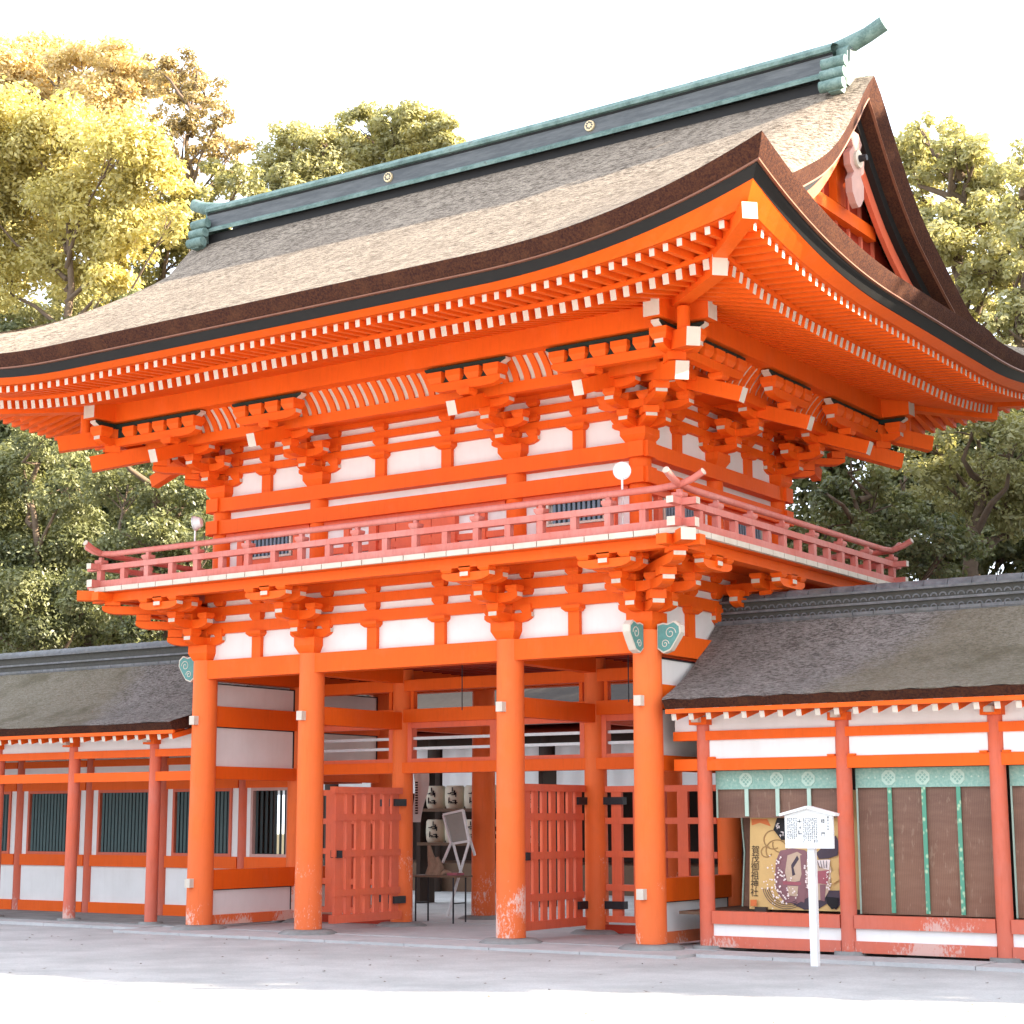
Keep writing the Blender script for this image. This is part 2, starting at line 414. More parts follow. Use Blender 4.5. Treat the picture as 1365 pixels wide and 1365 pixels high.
mb.build("forest_ground", kind="structure")

# ------------------------------------------------------------------ the two-storey gate
CX, CY = 0.0, 2.25                     # plan centre
HX, HY = 4.01, 2.25                    # half spans of the ground-floor column grid
COLX = (-4.01, -1.81, 1.81, 4.01)
gate = thing("shrine_gate", "two storey vermilion shrine gate with brown cypress bark roof and railed balcony", "shrine gate", (CX, CY, GZ))

# sides: name, tangent, outward, centre of column line, half length
SIDES = {"front": (V((1, 0, 0)), V((0, -1, 0)), V((0, 0, 0)), HX),
         "right": (V((0, 1, 0)), V((1, 0, 0)), V((4.01, 2.25, 0)), HY),
         "back": (V((-1, 0, 0)), V((0, 1, 0)), V((0, 4.5, 0)), HX),
         "left": (V((0, -1, 0)), V((-1, 0, 0)), V((-4.01, 2.25, 0)), HY)}
def P(side, a, o, z):
    t_, d_, c_, _ = SIDES[side]
    q = c_ + t_ * a + d_ * o
    return V((q.x, q.y, z))

# columns of the ground floor
def column(x, y, r, top, front):
    mb = MB(); n = 28
    mb.cyl((x, y, -.0), (x, y, top), r, r * .93, "column_paint", n)
    c = mb.build("column", gate)
    sb = MB(); rr = r + .17
    prof = [(rr + .07, GZ - .02), (rr + .06, -.055), (rr - .02, -.012), (rr - .1, -.003)]
    rings = [[V((x + q * math.cos(k * 2 * math.pi / n) * (1 + .02 * math.sin(3 * k)), y + q * math.sin(k * 2 * math.pi / n), z)) for k in range(n + 1)] for q, z in prof]
    sb.grid(rings, "stone"); sb.add(rings[-1][:-1], [tuple(range(n))], "stone")
    sb.build("base_stone", c)
    if front:
        zs = [3.12] + ([.63] if abs(x) > 3 else [])
        for z in zs:
            e = MB(); e.box((x, y - r - .03, z), (.105, .10, .135), WP); e.build("beam_end", c)
for x in COLX:
    for y in (0, 2.25, 4.5):
        column(x, y, .205 if y != 2.25 else .175, 4.06, y == 0)

def wall_part(name, boxes, parent=gate, m=None):
    mb = MB()
    for lo, hi, mm in boxes: mb.span(lo, hi, m or mm)
    return mb.build(name, parent)

# head tie beams
for y in (0, 4.5): wall_part("head_beam", [((-4.0, y - .12, 3.765), (4.0, y + .12, 4.055), VM)])
for x in (-4.01, 4.01): wall_part("head_beam", [((x - .115, .12, 3.762), (x + .115, 4.38, 4.052), VM)])
wall_part("lintel", [((-4.0, 2.13, 3.61), (4.0, 2.37, 3.79), VM)])
wall_part("lintel", [((-4.0, 2.12, 3.11), (4.0, 2.38, 3.32), VM)])
wall_part("lintel", [((-4.0, 2.11, 2.31), (4.0, 2.39, 2.48), VM)])
for x in (-1.81, 1.81):
    for y0, y1 in ((.1, 2.15), (2.35, 4.4)):
        wall_part("tie_beam", [((x - .09, y0, 3.0), (x + .09, y1, 3.27), VM)])
        wall_part("tie_beam", [((x - .10, y0, 3.74), (x + .10, y1, 4.0), VM)])
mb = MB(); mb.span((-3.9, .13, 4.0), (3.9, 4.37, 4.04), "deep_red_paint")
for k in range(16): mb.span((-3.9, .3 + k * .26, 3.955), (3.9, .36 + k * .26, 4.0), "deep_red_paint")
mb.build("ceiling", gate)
# transoms: frame, stiles and two pale rails
for a, b in ((-4.01, -1.81), (-1.81, 1.81), (1.81, 4.01)):
    mb = MB(); a2, b2 = a + .17, b - .17
    mb.span((a2, 2.19, 3.02), (b2, 2.31, 3.11), "door_paint"); mb.span((a2, 2.185, 2.48), (b2, 2.315, 2.54), "door_paint")
    n = 2 if b - a > 3 else 1
    for k in range(n + 1):
        x = a2 + (b2 - a2) * k / n; mb.span((x - .06, 2.18, 2.48), (x + .06, 2.32, 3.11), "door_paint")
    tr = mb.build("transom", gate)
    for z in (2.70, 2.86):
        mb = MB(); mb.span((a2 + .05, 2.225, z - .022), (b2 - .05, 2.275, z + .022), "grey_metal"); mb.build("transom_rail", tr)
    for x in (a2 + .05, b2 - .05):
        mb = MB(); mb.span((x - .03, 2.2, 3.32), (x + .03, 2.3, 3.61), VM); mb.build("transom_post", gate)

# side walls below the balcony (x = +-4.01), front half and back half
for sx in (-1, 1):
    X = 4.01 * sx
    for y0, y1 in ((.19, 2.09), (2.41, 4.31)):
        for z0, z1 in ((.13, .52), (2.42, 3.04), (3.36, 3.72)):
            pan = MB(); pan.span((X - .03, y0, z0), (X + .03, y1, z1), "white_plaster"); po = pan.build("plaster_panel", gate)
            e = MB()
            e.span((X - .045, y0, z1 - .016), (X + .045, y1, z1 + .002), "black_iron"); e.span((X - .045, y1 - .02, z0 + .01), (X + .045, y1, z1 - .016), "black_iron")
            e.build("panel_edge", po)
        for z0, z1, w in ((-.02, .13, .085), (.52, .82, .09), (2.22, 2.42, .09), (3.04, 3.36, .09)):
            b = MB(); b.span((X - w, y0 - .02, z0), (X + w, y1 + .02, z1), "column_paint" if z0 < .5 else VM)
            b.build("side_rail", gate)

# doors
def door_leaf(parent, x, y0, y1):
    """a leaf swung open towards the front, in the plane x"""
    n = 7; mb = MB()
    w = abs(y1 - y0) / n
    for k in range(n):
        yc = min(y0, y1) + w * (k + .5); ww = w * (.54 if 0 < k < n - 1 else .8)
        mb.span((x - .022, yc - ww / 2, .14), (x + .022, yc + ww / 2, 2.02), "door_paint")
    d = mb.build("door_leaf", parent)
    for z, h in ((2.03, .05), (.12, .06)):
        r = MB(); r.span((x - .05, min(y0, y1) - .03, z - h), (x + .05, max(y0, y1) + .03, z + h), "door_paint"); r.build("door_frame", d)
    for z in (.5, 1.08, 1.62):
        r = MB(); r.span((x - .04, min(y0, y1), z - .05), (x + .04, max(y0, y1), z + .05), "door_paint"); r.build("door_rail", d)
    for z in (.35, 1.85):
        r = MB(); yh = max(y0, y1); r.span((x - .06, yh - .17, z - .055), (x + .06, yh + .12, z + .055), "black_iron"); r.build("hinge_plate", d)
    r = MB(); r.span((x - .075, min(y0, y1) + .03, 1.02), (x + .075, min(y0, y1) + .13, 1.13), "black_iron"); r.build("door_latch", d)
door_leaf(gate, -1.70, .42, 2.02)
door_leaf(gate, 1.70, .42, 2.02)
for sx in (-1, 1):
    mb = MB(); a, b = 1.99, 3.83; Y = 2.25
    nx, nz = 5, 5
    for k in range(nx):
        x = (a + (b - a) * (k + .5) / nx) * sx; mb.span((x - .085, Y - .03, .16), (x + .085, Y + .03, 2.04), "door_paint")
    d = mb.build("door_leaf", gate)
    r = MB()
    for z in (.15, .60, 1.08, 1.56, 2.02): r.span((min(a * sx, b * sx), Y - .042, z - .045), (max(a * sx, b * sx), Y + .042, z + .045), "door_paint")
    r.build("door_rail", d)
    for z in (.35, 1.85):
        r = MB(); r.span((min(1.97 * sx, 2.3 * sx), Y - .06, z - .055), (max(1.97 * sx, 2.3 * sx), Y + .06, z + .055), "black_iron")
        r.build("hinge_plate", d)
    r = MB(); r.span((-.0 + 2.9 * sx - .93, Y - .05, -.05), (2.9 * sx + .93, Y + .05, .07), "deep_red_paint"); r.build("door_sill", gate)

# ------------------------------------------------------------------ bracket work
def masu(mb, side, a, o, z, w, h, m=VM):
    t_, d_, c_, _ = SIDES[side]
    s0, s1 = w * .36, w * .5
    lv = [(s0, z), (s1, z + h * .48), (s1, z + h)]
    pts = []
    for q, zz in lv:
        for i, j in ((-1, -1), (1, -1), (1, 1), (-1, 1)):
            pts.append(P(side, a + i * q, o - j * q, zz))
    fs = [(3, 2, 1, 0), (8, 9, 10, 11)]
    for l in (0, 4):
        for k in range(4): fs.append((l + k, l + (k + 1) % 4, l + 4 + (k + 1) % 4, l + 4 + k))
    mb.add(pts, fs, m)
def arm_profile(L0, L1, h):
    """bracket arm along u from -L0 to L1, curved up at both ends"""
    pr = []
    for L, sgn in ((L1, 1),):
        pass
    c = .20
    right = [(L1 - c * 1.1, -h / 2), (L1 - c * .55, -h * .40), (L1 - c * .18, -h * .16), (L1, h * .06), (L1, h / 2)]
    left = [(-x, y) for x, y in [(L0 - c * 1.1, -h / 2), (L0 - c * .55, -h * .40), (L0 - c * .18, -h * .16), (L0, h * .06), (L0, h / 2)]][::-1]
    return right + left
def arm(mb, side, a, o, z, h, along, L0, L1, w=.13, e=0.0):
    """along 't' (parallel to the wall) or 'o' (outward) ; white faces on the squared ends"""
    t_, d_, c_, _ = SIDES[side]
    pr = arm_profile(L0, L1, h - 2 * e)
    u = t_ if along == 't' else d_
    side_m = [VM] * len(pr); side_m[3] = WP; side_m[5] = WP
    mb.prism(pr, P(side, a, o, z + h / 2), u, V((0, 0, 1)), u.cross(V((0, 0, 1))), w + 2 * e, VM, side_m)
def diag_arm(mb, cx, cy, dx, dy, z, h, L0, L1, w=.16):
    u = V((dx, dy, 0)).normalized(); pr = arm_profile(L0, L1, h)
    sm = [VM] * len(pr); sm[3] = WP; sm[5] = WP
    mb.prism(pr, (cx, cy, z + h / 2), u, V((0, 0, 1)), u.cross(V((0, 0, 1))), w, VM, sm)

LOW = dict(z0=4.06, arms=(4.29, 4.54, 4.77), h=.135, daito=.235, off=0.0, steps=(.35, .70, 1.04))
UPP = dict(z0=6.65, arms=(6.84, 7.05, 7.27), h=.115, daito=.195, off=.15, steps=(.36, .72, 1.10))
HALF = .40
def cluster(side, a, S, shared=False):
    H_ = SIDES[side][3]; cs = 0 if abs(a) < H_ - .4 else (1 if a > 0 else -1)
    """three-stepped bracket set at position a on a side; corner = +-1 when the column is a corner in that direction"""
    off = -S["off"]; z0 = S["z0"]; A = S["arms"]; h = S["h"]; st = S["steps"]
    upper = S is UPP
    mb = MB()
    if not shared: masu(mb, side, a, off, z0, .40, S["daito"])
    arm(mb, side, a, off, A[0], h, 't', HALF, HALF)
    arm(mb, side, a, off, A[0], h, 'o', .15, st[0] + .09, e=.003)
    for q in (-HALF + .09, 0, HALF - .09):
        if q or not shared: masu(mb, side, a + q, off, A[0] + h, .185, A[1] - A[0] - h)
    masu(mb, side, a, st[0] + off, A[0] + h, .19, A[1] - A[0] - h)
    arm(mb, side, a, st[0] + off, A[1], h, 't', HALF, HALF)
    arm(mb, side, a, off, A[1], h, 'o', .1, st[1] + .09, e=.003)
    for q in (-HALF + .09, HALF - .09):
        masu(mb, side, a + q, off, A[1] + h, .185, A[2] - A[1] - h)
        masu(mb, side, a + q, st[0] + off, A[1] + h, .185, A[2] - A[1] - h)
    masu(mb, side, a, st[1] + off, A[1] + h, .19, A[2] - A[1] - h)
    arm(mb, side, a, st[1] + off, A[2], h, 't', HALF, HALF)
    masu(mb, side, a, st[0] + off, A[1] + h, .19, A[2] - A[1] - h)
    for q in (-HALF + .09, HALF - .09): masu(mb, side, a + q, off, A[2] + h, .185, .09)
    if not upper:
        arm(mb, side, a, off, A[2], h, 'o', .1, st[2] + .08, e=.003)
        for q in (-HALF + .09, 0, HALF - .09): masu(mb, side, a + q, st[1] + off, A[2] + h, .185, .08)
        masu(mb, side, a, st[2] + off - .02, A[2] + h, .19, .075)
        # arm carrying the balcony beam
        bm = mb
        arm(bm, side, a, st[2] + off - .02, A[2] + h * .1, h * .85, 't', HALF, HALF)
        for q in (-HALF + .09, HALF - .09): masu(bm, side, a + q, st[2] + off - .02, A[2] + h, .18, .07)
        return mb.build("bracket_set", gate)
    else:
        for q in (-HALF + .09, 0, HALF - .09): masu(mb, side, a + q, st[1] + off, A[2] + h, .185, .07)
        zp = 7.36
        oo = 1.08
        masu(mb, side, a, oo, zp, .21, .09)
        ze = 0 if side in ('front', 'back') else .004
        Lr, Ll = (1.62 if cs > 0 else .60), (1.62 if cs < 0 else .60)
        arm(mb, side, a, oo, zp + .09 + ze, .125, 't', Ll, Lr)
        for q in (-.48, -.16, .16, .48) + ((.82 * cs, 1.52 * cs) if cs else ()): masu(mb, side, a + q, oo, zp + .215, .25, .155)
        b = mb.build("bracket_set", gate)
        tb = MB()
        tb.beam(P(side, a, -.1, 7.66), P(side, a, 1.44, 7.115), .15, .20, VM, end1=WP)
        tb.build("tail_rafter", b)
        gb = MB()
        Lb, La = Lr - .0, Ll - .0
        pr = [(-La, .0), (Lb, .0), (Lb + .09, .045), (Lb + .09, .075), (-La - .09, .075), (-La - .09, .045)]
        t_, d_, c_, _ = SIDES[side]
        sm = ["dark_green_paint", WP, WP, "dark_green_paint", WP, WP]
        gb.prism(pr, P(side, a, oo, zp + .3705 + ze * .5), t_, V((0, 0, 1)), t_.cross(V((0, 0, 1))), .12, "dark_green_paint", sm)
        gb.beam(P(side, a - .48 - (1.0 if cs < 0 else 0), oo + .02, zp + .293), P(side, a + .48 + (1.0 if cs > 0 else 0), oo + .02, zp + .293), .02, .15, "dark_green_paint")  # dark backing board, paints in the shaded gaps between the blocks
        gb.build("purlin_bolster", b)
        return b

def corner_set(cx, cy, dx, dy, S):
    """diagonal arms on a corner column"""
    z0, A, h, st = S["z0"], S["arms"], S["h"], S["steps"]; k2 = math.sqrt(2)
    u = V((dx, dy, 0)).normalized(); c = V((cx, cy, 0)) - u * S["off"] * k2
    mb = MB()
    diag_arm(mb, c.x, c.y, dx, dy, A[0] + .006, h - .012, .2, st[0] * k2 + .12)
    diag_arm(mb, c.x, c.y, dx, dy, A[1] + .006, h - .012, .2, st[1] * k2 + .12)
    for L, z, hh in ((st[0] * k2, A[0] + h, A[1] - A[0] - h), (st[1] * k2, A[1] + h, A[2] - A[1] - h)):
        q = c + u * L; w = .11
        mb.box((q.x, q.y, z + hh / 2), (2 * w, 2 * w, hh), VM, math.atan2(dy, dx))
    if S is LOW:
        diag_arm(mb, c.x, c.y, dx, dy, A[2] + .006, h - .012, .2, st[2] * k2 + .16)
        e = c + u * (st[2] * k2)
        mb.box((e.x, e.y, A[2] + h + .035), (.24, .24, .07), VM, math.atan2(dy, dx))
        e0, e1 = c + u * .3, c + u * (st[2] * k2 + .55)
        mb.beam((e0.x, e0.y, 5.055), (e1.x, e1.y, 5.055), .19, .15, VM, end1=WP)
        return mb.build("corner_bracket", gate)
    b = mb.build("corner_bracket", gate)
    tb = MB()
    p0, p1 = c + u * .1, c + u * 2.10
    tb.beam((p0.x, p0.y, 7.62), (p1.x, p1.y, 7.16), .18, .235, VM, end1=WP)
    p0, p1 = c + u * .6, c + u * 2.62
    tb.beam((p0.x, p0.y, 7.83), (p1.x, p1.y, 7.46), .18, .235, VM, end1=WP)
    e = c + u * 1.77
    tb.box((e.x, e.y, 7.41), (.24, .24, .12), VM, math.atan2(dy, dx)); e = c + u * 2.2
    tb.cyl((e.x, e.y, 7.63), (e.x, e.y, 7.95), .085, .085, VM, 12)
    tb.build("tail_rafter", b)

UX = (-3.86, -1.83, 1.83, 3.86)
for x in COLX: cluster("front", x, LOW)
for a in (-HY, 0, HY): cluster("right", a, LOW, a != 0)
for a in (-HY, 0, HY): cluster("left", a, LOW, a != 0)
for x in (-4.01, 4.01): cluster("back", x, LOW, True)
for x in UX: cluster("front", x, UPP)
for a in (-2.1, 0, 2.1): cluster("right", a, UPP, a < 0)
for a in (-2.1, 0, 2.1): cluster("left", a, UPP, a > 0)
for x in (-3.86, 3.86): cluster("back", x, UPP, True)
for cx, cy, dx, dy in ((4.01, 0, 1, -1), (-4.01, 0, -1, -1), (4.01, 4.5, 1, 1), (-4.01, 4.5, -1, 1)):
    corner_set(cx, cy, dx, dy, LOW); corner_set(cx, cy, dx, dy, UPP)

# walls behind the brackets: plaster, through beams, struts
def bracket_wall(S, y_in, beams, z_top, strutsets):
    for sd_, (t_, d_, c_, H) in SIDES.items():
        H2 = H - (S["off"])
        mb = MB()
        mb.beam(P(sd_, -H2, -S["off"] - .03, (S["z0"] + z_top) / 2), P(sd_, H2, -S["off"] - .03, (S["z0"] + z_top) / 2), .05, z_top - S["z0"], "white_plaster")
        mb.build("plaster_panel", gate)
        for z0, z1 in beams:
            b = MB(); b.beam(P(sd_, -H2 - .0, -S["off"], (z0 + z1) / 2), P(sd_, H2 + .0, -S["off"], (z0 + z1) / 2), .13, z1 - z0, VM)
            b.build("wall_beam", gate)
        for a in strutsets[sd_]:
            b = MB(); zA = beams[0][0]
            b.beam(P(sd_, a - .09, -S["off"] + .015, (S["z0"] + zA) / 2 - .04), P(sd_, a + .09, -S["off"] + .015, (S["z0"] + zA) / 2 - .04), .10, zA - S["z0"] - .08, VM)
            masu(b, sd_, a, -S["off"], zA - .085, .30, .085)
            b.build("strut", gate)
            for (q0, q1), (r0, r1) in zip(beams[:-1], beams[1:]):
                b = MB(); masu(b, sd_, a, -S["off"], q1, .22, r0 - q1); b.build("bearing_block", gate)
st_f = (-2.9, -.62, .62, 2.9); st_s = (-1.1, 1.1)
bracket_wall(LOW, 0, ((4.47, 4.64), (4.755, 4.895), (4.985, 5.12)), 5.1, dict(front=st_f, back=st_f, right=st_s, left=st_s))
bracket_wall(UPP, 0, ((7.035, 7.155), (7.26, 7.375), (7.48, 7.62)), 8.2, dict(front=st_f, back=st_f, right=st_s, left=st_s))
# plain slopes of wall filling the ends of the bays (curved plaster line beside each daito comes from the arms)

# upper storey walls
ZF = 5.18
for sd_, (t_, d_, c_, H) in SIDES.items():
    H2 = H - .15
    for z0, z1, ex in ((6.43, 6.65, .22), (6.07, 6.29, .22)):
        b = MB(); e = ex if sd_ in ("front", "back") else ex - .006
        b.beam(P(sd_, -H2 - e, -.10, (z0 + z1) / 2), P(sd_, H2 + e, -.10, (z0 + z1) / 2), .24 if sd_ in ("front", "back") else .236, (z1 - z0) - (0 if sd_ in ("front", "back") else .006), VM)
        b.build("tie_beam", gate)
    mb = MB(); mb.beam(P(sd_, -H2, -.19, (ZF + 6.5) / 2), P(sd_, H2, -.19, (ZF + 6.5) / 2), .05, 6.5 - ZF, "white_plaster"); mb.build("plaster_panel", gate)
for x in UX:
    for y in (.15, 4.35):
        mb = MB(); mb.cyl((x, y, ZF), (x, y, 6.66), .155, .155, VM, 22); mb.build("upper_column", gate)
for x in (UX[0], UX[3]):
    mb = MB(); mb.cyl((x, 2.25, ZF), (x, 2.25, 6.66), .155, .155, VM, 22); mb.build("upper_column", gate)
# panels of the balcony-level wall
def upper_bay(sd_, a0, a1, kind):
    o = -.165; L = a1 - a0
    fr = MB()
    for z0, z1 in ((5.20, 5.30), (5.97, 6.07)): fr.beam(P(sd_, a0, o + .04, (z0 + z1) / 2), P(sd_, a1, o + .04, (z0 + z1) / 2), .12, z1 - z0, "door_paint")
    if kind == "window":
        for a in (a0 + .28, a1 - .28): fr.beam(P(sd_, a - .06, o + .03, 5.63), P(sd_, a + .06, o + .03, 5.63), .10, .68, "door_paint")
        fr.beam(P(sd_, a0 + .34, o + .02, 5.46), P(sd_, a1 - .34, o + .02, 5.46), .09, .32, "door_paint")
        fr.build("wall_frame", gate)
        w0, w1 = a0 + .42, a1 - .42
        w = MB(); w.beam(P(sd_, w0 + .03, o, 5.80), P(sd_, w1 - .03, o, 5.80), .03, .30, "dark_pane")
        wn = w.build("window", gate)
        f = MB()
        for z in (5.64, 5.955): f.beam(P(sd_, w0 - .04, o + .03, z), P(sd_, w1 + .04, o + .03, z), .1, .035, WP)
        for a in (w0 - .02, w1 + .02): f.beam(P(sd_, a - .02, o + .03, 5.80), P(sd_, a + .02, o + .03, 5.80), .1, .28, WP)
        f.build("window_frame", wn)
        n = max(5, int((w1 - w0) / .085)); bb = MB()
        for k in range(n):
            a = w0 + .04 + (w1 - w0 - .08) * (k + .5) / n
            bb.beam(P(sd_, a - .02, o + .03, 5.80), P(sd_, a + .02, o + .03, 5.80), .04, .28, "blue_bar")
        bb.build("window_bar", wn)
    elif kind == "door":
        for a in (a0 + .95, a1 - .95): fr.beam(P(sd_, a - .07, o + .04, 5.63), P(sd_, a + .07, o + .04, 5.63), .13, .7, "door_paint")
        for a in (a0 + .42, a1 - .42): fr.beam(P(sd_, a - .05, o + .03, 5.63), P(sd_, a + .05, o + .03, 5.63), .09, .68, "door_paint")
        fr.beam(P(sd_, a0 + .05, o + .02, 5.62), P(sd_, a1 - .05, o + .02, 5.62), .07, .09, "door_paint")
        fr.build("wall_frame", gate)
        d = MB()
        for k in range(4):
            w = (L - 2.04) / 4; a = a0 + 1.02 + w * (k + .5)
            d.beam(P(sd_, a - w / 2 + .01, o + .02 + .008 * (k % 2), 5.63), P(sd_, a + w / 2 - .01, o + .02 + .008 * (k % 2), 5.63), .05, .66, "door_paint")
        d.build("panel_door", gate)
    else: fr.build("wall_frame", gate)
for sd_ in ("front", "back"):
    upper_bay(sd_, UX[0] + .15, UX[1] - .15, "window"); upper_bay(sd_, UX[1] + .15, UX[2] - .15, "door"); upper_bay(sd_, UX[2] + .15, UX[3] - .15, "window")
for sd_ in ("right", "left"):
    upper_bay(sd_, -1.95, -.15, "window"); upper_bay(sd_, .15, 1.95, "window")

# ------------------------------------------------------------------ balcony
BO = 1.31                                   # overhang from the column line
mb = MB()
mb.span((-HX - BO + .06, -BO + .06, 5.10), (HX + BO - .06, 4.5 + BO - .06, 5.175), VM)
balc = mb.build("balcony", gate)
for sd_, (t_, d_, c_, H) in SIDES.items():
    L = H + BO
    bd = MB(); n = int(round(2 * L / .365)); w = 2 * L / n
    for k in range(n):
        a = -L + w * (k + .5)
        e = .0 if 0 < k < n - 1 else .0
        if abs(a) < L - .07: bd.beam(P(sd_, a - w / 2 + .008, BO - .045, 5.142), P(sd_, a + w / 2 - .008, BO - .045, 5.142), .09, .072, WP)
    bd.build("floor_board_end", balc)
    eb = MB()
    e = 0 if sd_ in ("front", "back") else .004
    eb.beam(P(sd_, -H - 1.0 - .42, 1.04, 5.03), P(sd_, H + 1.0 + .42, 1.04, 5.03), .15, .135 - e, VM, ends=VM); eb.build("edge_beam", balc)
    sf = MB()
    sf.beam(P(sd_, -H - .9, .87, 5.02), P(sd_, H + .9, .87, 5.02), .19, .02, VM); sf.build("soffit_board", balc)
    # rails
    ro = BO - .13; RL = H + ro
    r = MB(); r.beam(P(sd_, -RL - .24, ro, 5.235 + e), P(sd_, RL + .24, ro, 5.235 + e), .115, .115, "rail_paint", ends=WP); r.build("bottom_rail", balc)
    r = MB(); r.beam(P(sd_, -RL - .26, ro, 5.505 + e), P(sd_, RL + .26, ro, 5.505 + e), .10, .085, "rail_paint", ends=WP); r.build("middle_rail", balc)
    r = MB(); pts = [P(sd_, -RL - .34, ro, 5.86 + e), P(sd_, -RL - .2, ro, 5.79 + e), P(sd_, -RL - .02, ro, 5.735 + e), P(sd_, -RL + .3, ro, 5.71 + e)]
    pts += [P(sd_, -q.dot(t_) + 0, 0, 0) for q in []]
    mir = [P(sd_, RL - .3, ro, 5.71 + e), P(sd_, RL + .02, ro, 5.735 + e), P(sd_, RL + .2, ro, 5.79 + e), P(sd_, RL + .34, ro, 5.86 + e)]
    r.tube(pts + mir, [.045] * 8, "rail_paint", 12)
    for q in (pts[0], mir[-1]): r.cyl(q, q + (q - (pts[1] if q is pts[0] else mir[-2])).normalized() * .012, .046, .046, WP, 12)
    r.build("top_rail", balc)
    pw = []
    n = 10 if H > 3 else 7
    for k in range(n + 1):
        a = -RL + 2 * RL * k / n; pw.append((a, True))
    for k in range(n): pw.append((-RL + 2 * RL * (k + .5) / n, False))
    for a, tall in pw:
        if sd_ in ("right", "left") and abs(abs(a) - RL) < .01: continue
        p_ = MB(); p_.beam(P(sd_, a - .045, ro, 5.375), P(sd_, a + .045, ro, 5.375), .088, .17, "rail_paint")
        if tall:
            k_ = MB(); masu(k_, sd_, a, ro, 5.55, .15, .075, "rail_paint")
            k_.beam(P(sd_, a - .03, ro, 5.645), P(sd_, a + .03, ro, 5.645), .06, .05, "rail_paint")
            k_.build("rail_block", balc)
        p_.build("rail_post", balc)

# ------------------------------------------------------------------ eaves
RISE = .69
EO = 3.64                                   # roof edge overhang
def rise(c): return RISE * max(0.0, 1 - max(c, 0) / 4.0) ** 2.2
def cdist(side, a): return SIDES[side][3] + EO - abs(a)
# purlin ring
rib_rest = MB()
RO = lambda f: .74 + .25 * f ** 1.5
for sd_, (t_, d_, c_, H) in SIDES.items():
    e = 0 if sd_ in ("front", "back") else .006
    mb = MB(); mb.beam(P(sd_, -H - 1.1 - .55, 1.08, 8.0), P(sd_, H + 1.1 + .55, 1.08, 8.0), .24 - e, .34 - e, VM, ends=WP); mb.build("eave_purlin", gate)
    # through beam and curved ribs under the eaves
    b = MB(); b.beam(P(sd_, -H - .70, .72, 7.46), P(sd_, H + .70, .72, 7.46), .12, .15 - e, VM); b.build("wall_beam", gate)
    bk = MB(); rows = []
    for q in range(7):
        f = q / 6; rows.append([P(sd_, -H - .85, RO(f), 7.53 + .32 * f), P(sd_, H + .85, RO(f), 7.53 + .32 * f)])
    bk.grid(rows, WP); bk.build("rib_board", gate)
    n = int(2 * (H + .8) / .18)
    for k in range(n + 1):
        a = -H - .8 + 2 * (H + .8) * k / n
        pts = [P(sd_, a, RO(q / 6) + .015, 7.535 + .32 * q / 6) for q in range(7)]
        rb = MB() if sd_ in ("front", "right") else rib_rest
        for p0, p1 in zip(pts[:-1], pts[1:]): rb.beam(p0, p1, .095, .05, VM, up=d_)
        if rb is not rib_rest: rb.build("curved_rib", gate)
    cl = MB(); cl.beam(P(sd_, -H - .4, .31, 7.56), P(sd_, H + .4, .31, 7.56), .78, .02, VM); cl.build("soffit_board", gate)

rib_rest.build("curved_rib", gate, kind="stuff")

def rafter_z(side, a, o, z0): return z0 + .72 * rise(cdist(side, a)) * min(1.0, max(0, o) / 2.5)
raf = []
def rafters():
    for sd_, (t_, d_, c_, H) in SIDES.items():
        n = int(round(2 * (H + 3.05) / .184))
        for k in range(n + 1):
            a = -(H + 3.05) + 2 * (H + 3.05) * k / n
            ov = abs(a) - H
            for kind, o0, o1, zt, sl, w, h in (("fly", 2.22, 3.15, 7.95, .10, .068, .092), ("base", .55, 2.5, 7.85, .25, .082, .13)):
                if ov > o1 - .12: continue
                s0 = max(o0, ov + .07)
                z1 = rafter_z(sd_, a, o1, zt); z0 = rafter_z(sd_, a, s0, zt + sl * (o1 - s0))
                raf.append((sd_, a, s0, z0, o1, z1, w, h))
rafters()
def rkey(q):
    p = P(q[0], q[1], q[4], q[5]); vis = 0 if q[0] in ("front", "right") else 60
    return (p - CAM).length + vis
raf.sort(key=rkey)
rest = MB()
for i, (sd_, a, s0, z0, o1, z1, w, h) in enumerate(raf):
    mb = MB() if i < 99 else rest
    mb.beam(P(sd_, a, s0, z0), P(sd_, a, o1, z1), w, h, VM, end1=WP)
    if i < 99: mb.build("rafter", gate)
rest.build("rafter", gate, kind="stuff")
